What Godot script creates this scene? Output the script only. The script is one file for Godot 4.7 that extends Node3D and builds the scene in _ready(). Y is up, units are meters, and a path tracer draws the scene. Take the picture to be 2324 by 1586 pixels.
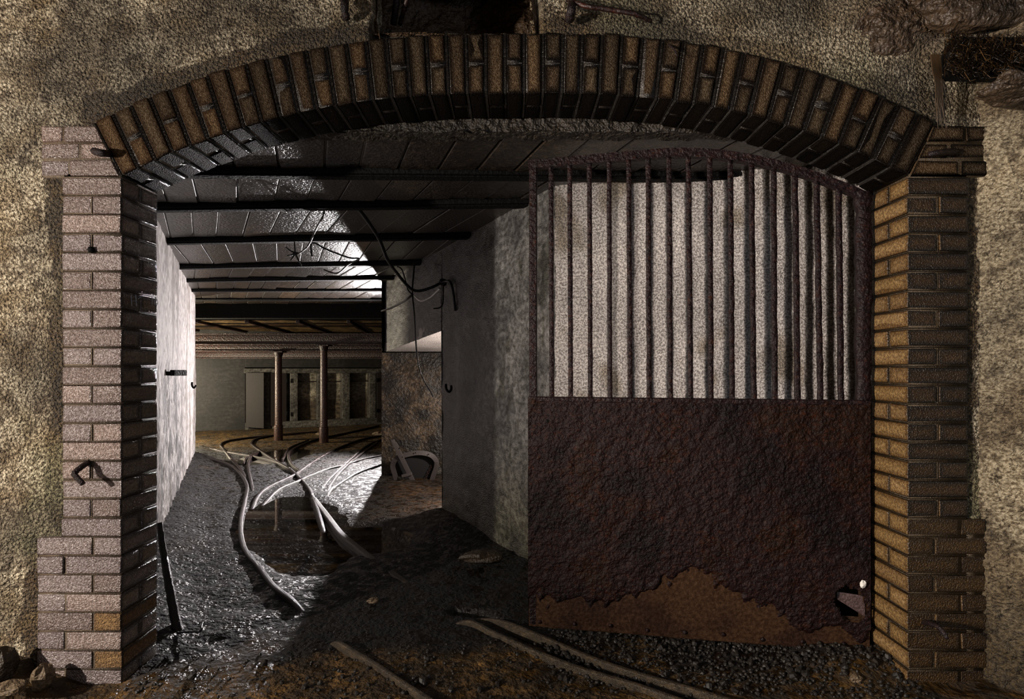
extends Node3D
# A bricked archway in an old mine, a barred iron gate, a skewed corridor with tiled ceiling and a far room with rails.
# Metres, y up, the eye looks down -z. F and the two centres belong to the lens: 1320 px focal length in the 2324 x 1586 frame.
const F := 1320.0
const EYE := 1.18
var rng := RandomNumberGenerator.new()
var nz := FastNoiseLite.new()
var nf := FastNoiseLite.new()
var nc := FastNoiseLite.new()
var M := {}
var used := {}

class MB:
	var v := PackedVector3Array()
	var c := PackedColorArray()
	var ix := PackedInt32Array()
	func p(a: Vector3, col := Color.WHITE) -> int:
		v.append(a); c.append(col)
		return v.size() - 1
	func tri(a: int, b: int, d: int) -> void:
		ix.append(a); ix.append(b); ix.append(d)
	func quad(a: int, b: int, d: int, e: int) -> void:
		tri(a, b, d); tri(a, d, e)
	func out_tri(a: int, b: int, d: int, mid: Vector3) -> void:
		var n := (v[d] - v[a]).cross(v[b] - v[a])
		if n.dot((v[a] + v[b] + v[d]) / 3.0 - mid) < 0.0: tri(a, d, b)
		else: tri(a, b, d)
	func hexa(k: Array, ch := 0.0, col := Color.WHITE) -> void:
		# k: eight corners, bit 0 = x, bit 1 = y, bit 2 = z
		var mid := Vector3.ZERO
		for q in k: mid += q / 8.0
		if ch <= 0.0:
			var b0 := []
			for q in k: b0.append(p(q, col))
			for f in [[0, 1, 3, 2], [4, 5, 7, 6], [0, 1, 5, 4], [2, 3, 7, 6], [0, 2, 6, 4], [1, 3, 7, 5]]:
				out_tri(b0[f[0]], b0[f[1]], b0[f[2]], mid); out_tri(b0[f[0]], b0[f[2]], b0[f[3]], mid)
			return
		var id := []
		for i in 8:
			var row := []
			for a in 3:
				var q: Vector3 = k[i]
				for b in 3:
					if b != a:
						var e: Vector3 = k[i ^ (1 << b)] - k[i]
						q += e.normalized() * minf(ch, e.length() * 0.45)
				row.append(p(q, col))
			id.append(row)
		for a in 3:
			var b1 := 1 << ((a + 1) % 3)
			var b2 := 1 << ((a + 2) % 3)
			for s in [0, 1 << a]:
				out_tri(id[s][a], id[s | b1][a], id[s | b1 | b2][a], mid); out_tri(id[s][a], id[s | b1 | b2][a], id[s | b2][a], mid)
			for s in [0, b1, b2, b1 | b2]:       # edges along axis a
				var s2: int = s | (1 << a)
				var f1 := (a + 1) % 3
				var f2 := (a + 2) % 3
				out_tri(id[s][f1], id[s2][f1], id[s2][f2], mid); out_tri(id[s][f1], id[s2][f2], id[s][f2], mid)
		for i in 8: out_tri(id[i][0], id[i][1], id[i][2], mid)
	func stained(k: Array, ch: float, edge: Color, faces: Array, inset: float, jit) -> void:
		# a chamfered block whose arrises carry the dark of the joints; faces: [axis, high side] of those that show
		hexa(k, ch, edge)
		var first := v.size() - 24
		for f in faces:
			var a: int = f[0]
			var b1 := 1 << ((a + 1) % 3)
			var b2 := 1 << ((a + 2) % 3)
			var s: int = (1 << a) if f[1] else 0
			var ring := []
			for q in [s, s | b1, s | b1 | b2, s | b2]:
				ring.append(first + q * 3 + a)
				c[ring[-1]] = f[3]
			var n := (v[ring[1]] - v[ring[0]]).cross(v[ring[3]] - v[ring[0]]).normalized()
			var mid := Vector3.ZERO
			for q in k: mid += q / 8.0
			if n.dot(v[ring[0]] - mid) < 0: n = -n
			var inn := []
			for q in 4:
				var e1: Vector3 = v[ring[(q + 1) % 4]] - v[ring[q]]
				var e2: Vector3 = v[ring[(q + 3) % 4]] - v[ring[q]]
				var w: float = inset * (1.0 + 0.5 * float((jit).call()))
				inn.append(p(v[ring[q]] + e1.normalized() * minf(w, e1.length() * 0.4) + e2.normalized() * minf(w, e2.length() * 0.4) + n * 0.0012, f[2]))
			for q in 4:
				var q2 := (q + 1) % 4
				out_tri(ring[q], ring[q2], inn[q2], mid); out_tri(ring[q], inn[q2], inn[q], mid)
			out_tri(inn[0], inn[1], inn[2], mid); out_tri(inn[0], inn[2], inn[3], mid)
	func box(lo: Vector3, hi: Vector3, ch := 0.0, col := Color.WHITE) -> void:
		var k := []
		for i in 8: k.append(Vector3(hi.x if i & 1 else lo.x, hi.y if i & 2 else lo.y, hi.z if i & 4 else lo.z))
		hexa(k, ch, col)
	func bar(a: Vector3, b: Vector3, up: Vector3, w: float, h: float, ch := 0.0, col := Color.WHITE) -> void:
		# a box from a to b, w across and h along up
		var d := (b - a).normalized()
		var sx := d.cross(up).normalized() * w / 2.0
		var sy := sx.cross(d).normalized() * h / 2.0
		var k := []
		for i in 8: k.append((b if i & 4 else a) + sx * (1.0 if i & 1 else -1.0) + sy * (1.0 if i & 2 else -1.0))
		hexa(k, ch, col)
	func tube(pts: Array, r0: float, r1: float, sides := 6, col := Color.WHITE, wob := 0.0) -> void:
		var n := pts.size()
		var first := v.size()
		var side := Vector3.UP
		for i in n:
			var d: Vector3 = (pts[mini(i + 1, n - 1)] - pts[maxi(i - 1, 0)]).normalized()
			if absf(d.dot(side)) > 0.95: side = Vector3.RIGHT if absf(d.x) < 0.8 else Vector3.BACK
			var s1 := d.cross(side).normalized()
			var s2 := d.cross(s1).normalized()
			side = s1.cross(d)
			var r := lerpf(r0, r1, float(i) / (n - 1))
			for k in sides:
				var a := TAU * k / sides
				var rr := r * (1.0 + wob * sin(i * 2.7 + k * 4.1))
				p(pts[i] + (s1 * cos(a) + s2 * sin(a)) * rr, col)
			side = s1.cross(d) if absf(d.dot(Vector3.UP)) > 0.9 else Vector3.UP
		for i in n - 1:
			for k in sides:
				var a := first + i * sides + k
				var b := first + i * sides + (k + 1) % sides
				quad(a, b, b + sides, a + sides)
		for e in [0, n - 1]:
			var m := p(pts[e], col)
			for k in sides:
				var a: int = first + e * sides + k
				var b: int = first + e * sides + (k + 1) % sides
				if e == 0: tri(m, b, a)
				else: tri(m, a, b)
	func sweep(pts: Array, prof: Array, col := Color.WHITE) -> void:
		# a profile of (across, up) points carried level along pts
		var n := pts.size()
		var first := v.size()
		var m := prof.size()
		for i in n:
			var d: Vector3 = pts[mini(i + 1, n - 1)] - pts[maxi(i - 1, 0)]
			d.y = 0
			var s := d.normalized().cross(Vector3.UP)
			for q in prof: p(pts[i] + s * q.x + Vector3.UP * q.y, col)
		for i in n - 1:
			for k in m:
				var a := first + i * m + k
				var b := first + i * m + (k + 1) % m
				quad(a, a + m, b + m, b)
		for e in [0, n - 1]:
			for k in range(1, m - 1):
				if e == 0: tri(first, first + k, first + k + 1)
				else: tri(first + e * m, first + e * m + k + 1, first + e * m + k)
	func lathe(rings: Array, sides := 20, col := Color.WHITE) -> void:
		# rings of (radius, height) about the y axis
		var first := v.size()
		for q in rings:
			for k in sides: p(Vector3(q.x * cos(TAU * k / sides), q.y, q.x * sin(TAU * k / sides)), col)
		for i in rings.size() - 1:
			for k in sides:
				var a := first + i * sides + k
				var b := first + i * sides + (k + 1) % sides
				quad(a, b, b + sides, a + sides)
	func blob(at: Vector3, s: Vector3, noise: FastNoiseLite, amp := 0.35, nu := 10, nv := 7, col := Color.WHITE, fq := 30.0) -> void:
		var first := v.size()
		for j in nv + 1:
			for i in nu:
				var th := PI * j / nv
				var ph := TAU * i / nu
				var d := Vector3(sin(th) * cos(ph), cos(th), sin(th) * sin(ph))
				p(at + d * s * (1.0 + amp * noise.get_noise_3dv((d + at * 7.0) * fq)), col)
		for j in nv:
			for i in nu:
				var a := first + j * nu + i
				var b := first + j * nu + (i + 1) % nu
				quad(a, a + nu, b + nu, b)
	func sheet(nu: int, nv: int, f: Callable, keep = null, flip := false) -> void:
		# f(u, v) gives [place, colour]; keep(u, v) says whether a cell is there
		var first := v.size()
		v.resize(first + (nu + 1) * (nv + 1)); c.resize(v.size())
		var w := first
		for j in nv + 1:
			for i in nu + 1:
				var r: Array = f.call(float(i) / nu, float(j) / nv)
				v[w] = r[0]; c[w] = r[1]
				w += 1
		for j in nv:
			for i in nu:
				if keep != null and not keep.call((i + 0.5) / nu, (j + 0.5) / nv): continue
				var a := first + j * (nu + 1) + i
				if flip: quad(a, a + 1, a + nu + 2, a + nu + 1)
				else: quad(a, a + nu + 1, a + nu + 2, a + 1)
	func mesh(flat := false) -> ArrayMesh:
		if flat:
			var v2 := PackedVector3Array()
			var c2 := PackedColorArray()
			for k in ix: v2.append(v[k]); c2.append(c[k])
			v = v2; c = c2
			ix = PackedInt32Array(range(v.size()))
		var n := PackedVector3Array()
		n.resize(v.size())
		for k in range(0, ix.size(), 3):
			var a := ix[k]
			var b := ix[k + 1]
			var d := ix[k + 2]
			var q := (v[d] - v[a]).cross(v[b] - v[a])
			n[a] += q; n[b] += q; n[d] += q
		for k in n.size(): n[k] = n[k].normalized() if n[k].length_squared() > 0.0 else Vector3.UP
		var arr := []
		arr.resize(Mesh.ARRAY_MAX)
		arr[Mesh.ARRAY_VERTEX] = v; arr[Mesh.ARRAY_NORMAL] = n; arr[Mesh.ARRAY_COLOR] = c; arr[Mesh.ARRAY_INDEX] = ix
		var me := ArrayMesh.new()
		me.add_surface_from_arrays(Mesh.PRIMITIVE_TRIANGLES, arr)
		return me

# ---------- naming
func numbered(called: String) -> String:
	var k: int = used.get(called, 0)
	used[called] = k + 1
	return called if k == 0 else "%s_%03d" % [called, k]

func meta(o: Node, label := "", cat := "", group := "", kind := "") -> void:
	if label: o.set_meta("label", label)
	if cat: o.set_meta("category", cat)
	if group: o.set_meta("group", group)
	if kind: o.set_meta("kind", kind)

func thing(called: String, label: String, cat: String, at := Vector3.ZERO, group := "") -> Node3D:
	var o := Node3D.new()
	o.name = numbered(called); o.position = at
	add_child(o)
	meta(o, label, cat, group)
	return o

func part(called: String, m: Mesh, mat: Material, to: Node, label := "", kind := "") -> MeshInstance3D:
	var o := MeshInstance3D.new()
	o.name = called; o.mesh = m; o.material_override = mat
	to.add_child(o, true)
	meta(o, label, "", "", kind)
	return o

func solo(called: String, m: Mesh, mat: Material, label: String, cat: String, group := "", kind := "") -> MeshInstance3D:
	var o := MeshInstance3D.new()
	o.name = numbered(called); o.mesh = m; o.material_override = mat
	add_child(o)
	meta(o, label, cat, group, kind)
	return o

func struct(called: String, m: Mesh, mat: Material, label: String, cat := "wall") -> MeshInstance3D:
	return solo(called, m, mat, label, cat, "", "structure")

# ---------- places
func at(x: float, y: float, d: float) -> Vector3:      # the point that is d metres in front of the arch's viewer
	return Vector3((x - 1162.0) / F * d, EYE + (838.0 - y) / F * d, -d)
func ground(x: float, y: float, h := 0.0) -> Vector3:
	return at(x, y, (EYE - h) * F / (y - 838.0))
func left_x(d: float) -> float: return -0.488 - 0.4826 * d
func right_x(d: float) -> float: return 1.723 - 0.4826 * d
func smooth(pts: Array, per := 6) -> Array:            # a curve through the points
	var out := []
	for i in pts.size() - 1:
		var a: Vector3 = pts[maxi(i - 1, 0)]
		var b: Vector3 = pts[i]
		var d: Vector3 = pts[i + 1]
		var e: Vector3 = pts[mini(i + 2, pts.size() - 1)]
		for k in per: out.append(b.cubic_interpolate(d, a, e, float(k) / per))
	out.append(pts[-1])
	return out
func wob(x: float, y: float, z: float, s: float) -> float: return nz.get_noise_3d(x * s, y * s, z * s)
func fine(x: float, y: float, z: float, s: float) -> float: return nf.get_noise_3d(x * s, y * s, z * s)
func lin(r: float, g: float, b: float) -> Color: return Color(r, g, b).srgb_to_linear()

# ---------- materials
func noise_tex(kind: int, freq: float, oct: int, ramp: Array, sd: int, size := 1024, gain := 0.55) -> NoiseTexture2D:
	var n := FastNoiseLite.new()
	n.noise_type = kind; n.frequency = freq; n.fractal_octaves = oct; n.seed = sd; n.fractal_gain = gain
	n.fractal_type = FastNoiseLite.FRACTAL_FBM if oct > 1 else FastNoiseLite.FRACTAL_NONE
	n.cellular_return_type = FastNoiseLite.RETURN_DISTANCE
	var t := NoiseTexture2D.new()
	t.width = size; t.height = size; t.seamless = true; t.noise = n
	if ramp.size():
		var g := Gradient.new()
		var offs := PackedFloat32Array()
		var cols := PackedColorArray()
		for r in ramp: offs.append(r[0]); cols.append(r[1])
		g.offsets = offs; g.colors = cols
		t.color_ramp = g
	return t

func grey(a: float) -> Color: return Color(a, a, a)

func surf(col: Color, rough: float, tex: Texture2D, scale: float, bump: Texture2D, bump_cm: float, bump_scale := 0.0, spec := 0.5, metal := 0.0) -> StandardMaterial3D:
	var m := StandardMaterial3D.new()
	m.albedo_color = col; m.roughness = rough; m.metallic_specular = spec; m.metallic = metal
	m.vertex_color_use_as_albedo = true
	m.uv1_triplanar = true; m.uv1_world_triplanar = true; m.uv1_scale = Vector3.ONE * scale
	if tex: m.albedo_texture = tex
	if bump:
		m.heightmap_enabled = true; m.heightmap_texture = bump; m.heightmap_scale = bump_cm
	return m

func over(m: StandardMaterial3D, tex: Texture2D, scale: float) -> StandardMaterial3D:   # a second, coarser pattern multiplied in
	m.detail_enabled = true; m.detail_albedo = tex; m.detail_blend_mode = BaseMaterial3D.BLEND_MODE_MUL
	m.detail_uv_layer = BaseMaterial3D.DETAIL_UV_2
	m.uv2_triplanar = true; m.uv2_world_triplanar = true; m.uv2_scale = Vector3.ONE * scale
	return m

func materials() -> void:
	var S := FastNoiseLite.TYPE_SIMPLEX_SMOOTH
	var V := FastNoiseLite.TYPE_VALUE_CUBIC
	var grain := noise_tex(S, 0.1, 4, [[0.0, grey(0.0)], [1.0, grey(1.0)]], 3, 1024, 0.65)
	var lumps := noise_tex(S, 0.03, 5, [[0.0, grey(0.0)], [1.0, grey(1.0)]], 5, 1024, 0.6)
	var speck := noise_tex(S, 0.07, 4, [[0.0, Color(0.28, 0.23, 0.17)], [0.38, Color(0.43, 0.37, 0.28)], [0.5, Color(0.72, 0.67, 0.58)], [0.62, Color(0.88, 0.84, 0.75)], [1.0, Color(0.98, 0.95, 0.88)]], 11, 1024, 0.7)
	var cloud := noise_tex(S, 0.006, 5, [[0.0, grey(0.5)], [0.35, grey(0.7)], [0.65, grey(0.95)], [1.0, grey(1.0)]], 17, 1024, 0.5)
	var patch := noise_tex(S, 0.022, 5, [[0.0, Color(0.24, 0.22, 0.21)], [0.35, Color(0.38, 0.36, 0.34)], [0.52, Color(0.6, 0.59, 0.57)], [0.68, Color(0.76, 0.75, 0.73)], [1.0, Color(0.88, 0.87, 0.85)]], 23, 1024, 0.75)
	var brickt := noise_tex(S, 0.05, 4, [[0.0, Color(0.42, 0.36, 0.3)], [0.4, Color(0.66, 0.58, 0.49)], [0.65, Color(0.84, 0.77, 0.68)], [1.0, Color(1.0, 0.95, 0.86)]], 29, 1024, 0.7)
	var rust := noise_tex(S, 0.02, 5, [[0.0, Color(0.17, 0.14, 0.15)], [0.5, Color(0.33, 0.27, 0.27)], [0.66, Color(0.42, 0.34, 0.32)], [0.78, Color(0.52, 0.38, 0.28)], [1.0, Color(0.75, 0.48, 0.2)]], 31, 1024, 0.7)
	var mudt := noise_tex(S, 0.012, 5, [[0.0, Color(0.28, 0.26, 0.22)], [0.5, Color(0.5, 0.46, 0.39)], [0.75, Color(0.74, 0.66, 0.53)], [1.0, Color(0.93, 0.83, 0.66)]], 37, 1024, 0.65)
	M.plaster = over(surf(Color(1.0, 0.985, 0.96), 0.68, speck, 0.93, noise_tex(S, 0.06, 5, [[0.0, grey(0.0)], [1.0, grey(1.0)]], 71, 1024, 0.7), 2.0), cloud, 0.23)
	M.brick_dry = []
	for k in [Color(0.68, 0.67, 0.75), Color(0.63, 0.62, 0.70), Color(0.72, 0.69, 0.74), Color(0.60, 0.57, 0.62)]:
		M.brick_dry.append(surf(k, 0.3, brickt, 1.3, grain, 0.6, 0, 0.9))
	M.brick_ochre = [surf(Color(0.7, 0.6, 0.44), 0.55, brickt, 1.3, grain, 0.9)]
	M.brick_wet = []
	for k in [Color(0.42, 0.38, 0.335), Color(0.37, 0.335, 0.3), Color(0.46, 0.41, 0.35), Color(0.345, 0.32, 0.29), Color(0.41, 0.385, 0.35)]:
		M.brick_wet.append(surf(k, 0.6, brickt, 1.4, grain, 0.7, 0, 0.16))
	M.brick_dark = []
	for k in [Color(0.30, 0.26, 0.22), Color(0.26, 0.23, 0.2), Color(0.33, 0.28, 0.23)]:
		M.brick_dark.append(surf(k, 0.6, brickt, 1.4, grain, 0.7, 0, 0.16))
	M.brick_gold = []
	for k in [Color(0.64, 0.56, 0.4), Color(0.6, 0.52, 0.38), Color(0.69, 0.61, 0.46)]:
		M.brick_gold.append(surf(k, 0.42, brickt, 1.3, grain, 0.5, 0, 0.5))
	M.mortar = surf(Color(0.2, 0.19, 0.19), 0.3, brickt, 2.0, grain, 0.5, 0, 0.6)
	M.mortar_brown = surf(Color(0.34, 0.3, 0.23), 0.4, brickt, 2.0, grain, 0.5)
	M.mortar_dry = surf(Color(0.5, 0.47, 0.44), 0.5, brickt, 2.0, grain, 0.5)
	M.rust = surf(Color(0.36, 0.29, 0.3), 0.5, rust, 1.3, lumps, 0.9, 0, 0.3, 0.0)
	M.iron = surf(Color(0.42, 0.38, 0.4), 0.42, rust, 2.0, grain, 0.5, 0, 0.5, 0.3)
	M.rust_beam = surf(Color(0.46, 0.29, 0.22), 0.5, rust, 1.0, lumps, 0.8, 0, 0.5)
	M.black = surf(Color(0.055, 0.052, 0.055), 0.75, rust, 1.0, lumps, 0.8, 0, 0.3)
	M.white_wall = surf(Color(0.95, 0.93, 0.94), 0.75, patch, 0.9, lumps, 1.0)
	M.white_wall.uv1_scale = Vector3(1.6, 0.3, 1.6)
	M.gate_wall = over(surf(Color(1.0, 0.98, 0.97), 0.7, noise_tex(S, 0.06, 4, [[0.0, Color(0.32, 0.3, 0.29)], [0.42, Color(0.52, 0.5, 0.49)], [0.54, Color(0.84, 0.82, 0.81)], [1.0, Color(0.97, 0.96, 0.94)]], 43, 1024, 0.75), 1.1, grain, 0.6), noise_tex(S, 0.01, 4, [[0.0, grey(0.75)], [1.0, grey(1.0)]], 61, 512), 0.35)
	M.grey_wall = over(surf(Color(0.86, 0.86, 0.87), 0.36, patch, 0.8, grain, 0.8), cloud, 0.4)
	M.far_wall = over(surf(Color(0.58, 0.57, 0.55), 0.6, patch, 0.6, lumps, 0.8), cloud, 0.3)
	M.stain_wall = over(surf(Color(0.56, 0.51, 0.46), 0.5, patch, 0.7, lumps, 1.0), cloud, 0.4)
	M.tiles = []
	for k in [Color(0.33, 0.3, 0.3), Color(0.28, 0.265, 0.275), Color(0.38, 0.34, 0.32), Color(0.3, 0.28, 0.3)]:
		var t := surf(k, 0.28, mudt, 1.3, lumps, 0.5, 0, 0.6)
		M.tiles.append(t)
	M.joint = surf(Color(0.55, 0.53, 0.52), 0.3, null, 1.0, grain, 0.4)  # pale tone stands in for wet glints along the tile joints
	M.mud = over(surf(Color(0.72, 0.66, 0.58), 1.0, mudt, 0.8, lumps, 1.7, 0, 0.45), cloud, 0.3)
	M.mud.roughness_texture = noise_tex(S, 0.012, 4, [[0.0, grey(0.2)], [0.36, grey(0.26)], [0.5, grey(0.8)], [1.0, grey(0.95)]], 83, 1024, 0.6)
	M.mud.roughness_texture_channel = BaseMaterial3D.TEXTURE_CHANNEL_RED
	M.rail = surf(Color(0.5, 0.46, 0.45), 0.28, rust, 2.0, grain, 0.5, 0, 0.6, 0.55)
	M.rail_dirty = surf(Color(0.46, 0.42, 0.37), 0.42, mudt, 2.0, grain, 0.7)
	M.rock = over(surf(Color(0.42, 0.37, 0.32), 0.5, brickt, 0.7, lumps, 2.5), cloud, 0.5)
	M.dark_rock = surf(Color(0.2, 0.18, 0.15), 0.6, brickt, 0.7, lumps, 2.5)
	M.niche_rock = surf(Color(0.42, 0.36, 0.3), 0.6, brickt, 0.7, lumps, 2.5)
	M.stone = surf(Color(0.52, 0.48, 0.42), 0.6, brickt, 1.4, lumps, 1.0)
	M.stone_dark = surf(Color(0.27, 0.24, 0.2), 0.5, brickt, 1.4, lumps, 1.0)
	M.root = surf(Color(0.6, 0.52, 0.42), 0.3, null, 1.0, null, 0.0)
	M.cable = surf(Color(0.1, 0.09, 0.09), 0.4, null, 1.0, grain, 0.2)
	M.white_wire = surf(Color(0.9, 0.88, 0.85), 0.4, null, 1.0, null, 0.0)
	M.chalk = surf(Color(0.62, 0.63, 0.66), 0.9, null, 1.0, null, 0.0)
	M.ceiling_ochre = over(surf(Color(0.75, 0.62, 0.42), 0.35, patch, 0.7, lumps, 0.8), cloud, 0.5)
	var w := StandardMaterial3D.new()
	w.albedo_color = Color(0.09, 0.08, 0.06, 0.7)
	w.transparency = BaseMaterial3D.TRANSPARENCY_ALPHA
	w.roughness = 0.02; w.metallic_specular = 0.6
	M.water = w

# ---------- the bricked arch
const ARCH_Z := -2.15
const ARCH_D := 0.22
const SPRING := 1.893
const APEX := 2.2012
const XL := -1.4446
const XR := 1.4625
const XM := 0.0456
const RING := 0.225

func intrados(x: float) -> float:
	var t := (x - XM) / ((XR - XM) if x > XM else (XM - XL))
	return APEX - (APEX - SPRING) * pow(absf(t), 2.5)
func arch_normal(x: float) -> Vector3:
	var e := 0.004
	var xa := clampf(x - e, XL, XR)
	var xb := clampf(x + e, XL, XR)
	return Vector3(intrados(xa) - intrados(xb), xb - xa, 0).normalized()

func wedge(a: Vector3, na: Vector3, b: Vector3, nb: Vector3, r0: float, r1: float, z0: float, z1: float, ch: float, edge: Color) -> ArrayMesh:
	var m := MB.new()
	var k := []
	for i in 8:
		var base := b if i & 1 else a
		var nn := nb if i & 1 else na
		var q := base + nn * (r1 if i & 2 else r0)
		q.z = z0 if i & 4 else z1
		k.append(q + Vector3(rng.randf_range(-1, 1), rng.randf_range(-1, 1), rng.randf_range(-1, 1)) * 0.0022)
	m.stained(k, ch, edge, [[2, true, Color.WHITE, edge], [1, false, lin(0.3, 0.28, 0.26), lin(0.2, 0.2, 0.2)]] if r0 < 0.05 else [[2, true, Color.WHITE, edge]], 0.02, func(): return rng.randf_range(-1.3, 1.1))  # underside tinted darker than the front: soffit shade painted into the colour
	return m.mesh()

func brick(x0: float, x1: float, y0: float, y1: float, z0: float, z1: float, look: Array, slant0 := 0.0, slant1 := 0.0, ch := 0.0045) -> ArrayMesh:
	# slant: how far the end leans over the height
	var m := MB.new()
	var k := []
	var dz := rng.randf_range(-0.003, 0.003)
	for i in 8:
		var x := (x1 + (slant1 if i & 2 else 0.0)) if i & 1 else (x0 + (slant0 if i & 2 else 0.0))
		var q := Vector3(x, y1 if i & 2 else y0, (z0 + dz) if i & 4 else z1)
		k.append(q + Vector3(rng.randf_range(-1, 1), rng.randf_range(-1, 1), rng.randf_range(-1, 1)) * 0.002)
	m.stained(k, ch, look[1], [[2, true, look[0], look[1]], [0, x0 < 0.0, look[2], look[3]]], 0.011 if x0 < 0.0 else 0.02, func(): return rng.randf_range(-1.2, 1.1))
	return m.mesh()

func archway() -> void:
	var t := thing("brick_archway", "wide segmental archway of wet dark bricks on toothed pillars framing the corridor mouth", "archway")
	var mo := MB.new()
	var md := MB.new()
	var mg := MB.new()
	var pts := []
	var n := 600
	var cum := [0.0]
	for i in n + 1:
		var x := lerpf(XL, XR, float(i) / n)
		pts.append(Vector3(x, intrados(x), 0))
		if i: cum.append(cum[-1] + pts[i].distance_to(pts[i - 1]))
	var total: float = cum[-1]
	var along := func(s: float) -> Vector3:
		var lo := 0
		var hi := n
		while hi - lo > 1:
			var mid := (lo + hi) / 2
			if cum[mid] <= s: lo = mid
			else: hi = mid
		return pts[lo].lerp(pts[hi], clampf((s - cum[lo]) / (cum[hi] - cum[lo]), 0, 1))
	var N := 43
	for k in N:
		var s0 := total * k / N
		var s1 := total * (k + 1) / N
		var g := 0.0055 + rng.randf_range(0, 0.0015)
		var a: Vector3 = along.call(s0 + g)
		var b: Vector3 = along.call(s1 - g)
		var na := arch_normal(a.x)
		var nb := arch_normal(b.x)
		var f := clampf((float(k) / N - 0.02) * 1.6, 0.0, 1.0)
		var mats: Array = M.brick_wet
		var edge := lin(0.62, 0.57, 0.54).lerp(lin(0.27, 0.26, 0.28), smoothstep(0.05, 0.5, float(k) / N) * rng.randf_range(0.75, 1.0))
		var ra := rng.randf_range(-0.003, 0.003)
		var dz := rng.randf_range(-0.004, 0.003)
		if k % 2 == 0:
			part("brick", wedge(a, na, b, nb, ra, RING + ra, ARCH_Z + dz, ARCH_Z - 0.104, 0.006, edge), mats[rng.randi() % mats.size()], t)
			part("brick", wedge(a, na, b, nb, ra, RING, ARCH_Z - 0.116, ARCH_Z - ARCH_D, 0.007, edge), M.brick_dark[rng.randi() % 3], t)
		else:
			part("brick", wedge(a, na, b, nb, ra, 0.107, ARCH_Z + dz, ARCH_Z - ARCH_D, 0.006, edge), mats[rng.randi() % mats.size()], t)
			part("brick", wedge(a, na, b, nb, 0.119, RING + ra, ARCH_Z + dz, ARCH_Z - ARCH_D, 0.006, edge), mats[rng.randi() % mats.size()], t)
		# mortar: recessed bed and a thin struck bead in each joint
		var c0: Vector3 = along.call(s0)
		var c1: Vector3 = along.call(s1)
		var n0 := arch_normal(c0.x)
		var n1 := arch_normal(c1.x)
		var kk := []
		for i in 8:
			var q := (c1 if i & 1 else c0) + (n1 if i & 1 else n0) * ((RING - 0.004) if i & 2 else 0.0045)
			q.z = ARCH_Z - (0.0045 if i & 4 else ARCH_D - 0.008)
			kk.append(q)
		mo.hexa(kk)
		var w := 0.0016
		for e in 2:
			var cs: Vector3 = along.call(s0 + (0.0022 if e else -0.0022))
			var kb := []
			for i in 8:
				var q := cs + Vector3(w if i & 1 else -w, 0, 0) + n0 * ((RING - 0.002) if i & 2 else 0.0015)
				q.z = ARCH_Z - (0.0022 if i & 4 else ARCH_D - 0.004)
				kb.append(q)
			mo.hexa(kb)
		if k % 2 == 1:
			var mid := c0.lerp(c1, 0.5)
			var q0 := c0.lerp(c1, 0.12) + arch_normal(mid.x) * 0.113
			var q1 := c0.lerp(c1, 0.88) + arch_normal(mid.x) * 0.113
			q0.z = ARCH_Z - 0.006; q1.z = ARCH_Z - 0.006
			mo.bar(q0, q1, Vector3(0, 0, 1), 0.0035, 0.006)
	# pillars
	for side in [-1, 1]:
		var inner: float = XL if side < 0 else XR
		var outer: float = -1.664 if side < 0 else 1.688
		var wide: float = -1.757 if side < 0 else 1.757
		var broad: int = 8 if side < 0 else 9
		var ch := SPRING / 27.0
		var g := 0.003 if side < 0 else 0.0045
		for r in 27:
			var y0 := r * ch + (g if r else -0.06)
			var y1 := (r + 1) * ch - g
			var mats: Array = M.brick_dry if side < 0 else M.brick_gold
			# the look of a brick, shade painted in by side: face, face arris, reveal, reveal arris
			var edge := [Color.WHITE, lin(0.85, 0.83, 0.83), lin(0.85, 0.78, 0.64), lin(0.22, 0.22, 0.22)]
			if side > 0: edge = [lin(0.44, 0.4, 0.36), lin(0.2, 0.19, 0.19), Color.WHITE, lin(0.72, 0.66, 0.56)]  # right fronts painted darker as shaded, reveals left bright as lit
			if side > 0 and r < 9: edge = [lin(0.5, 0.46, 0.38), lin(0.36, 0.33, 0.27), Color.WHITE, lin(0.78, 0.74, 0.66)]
			var edge_in: Array = edge
			var inner_mat: Array = mats
			var xs := [outer, inner]
			if r < broad:
				var cut := lerpf(wide, inner, 0.335 if r % 2 == 0 else 0.665)
				xs = [wide, cut, inner]
			elif r % 2 == 1: xs = [outer, (outer + inner) / 2.0, inner]
			if side > 0: pass
			for k in xs.size() - 1:
				var x0: float = minf(xs[k], xs[k + 1]) + (g if (k > 0 and side < 0) or (side > 0 and k < xs.size() - 2) else 0.0)
				var x1: float = maxf(xs[k], xs[k + 1]) - (g if (k < xs.size() - 2 and side < 0) or (k > 0 and side > 0) else 0.0)
				var at_inner := k == xs.size() - 2
				var split := at_inner and absf(x1 - x0) > 0.15
				var m: Material = mats[rng.randi() % mats.size()]
				if side < 0 and (r == 1 or r == 3) and at_inner: m = M.brick_ochre[0]
				if split:
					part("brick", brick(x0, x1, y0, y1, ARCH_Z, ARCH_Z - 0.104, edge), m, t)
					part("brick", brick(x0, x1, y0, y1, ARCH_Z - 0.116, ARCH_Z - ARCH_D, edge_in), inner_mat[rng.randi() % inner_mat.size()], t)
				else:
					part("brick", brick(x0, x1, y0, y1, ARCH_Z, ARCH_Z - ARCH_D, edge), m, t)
		var bed: MB = md if side < 0 else mg
		bed.box(Vector3(minf(inner, outer) + 0.006, -0.06, ARCH_Z - ARCH_D + 0.006), Vector3(maxf(inner, outer) - 0.006, SPRING + 0.01, ARCH_Z - 0.0038))
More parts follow.
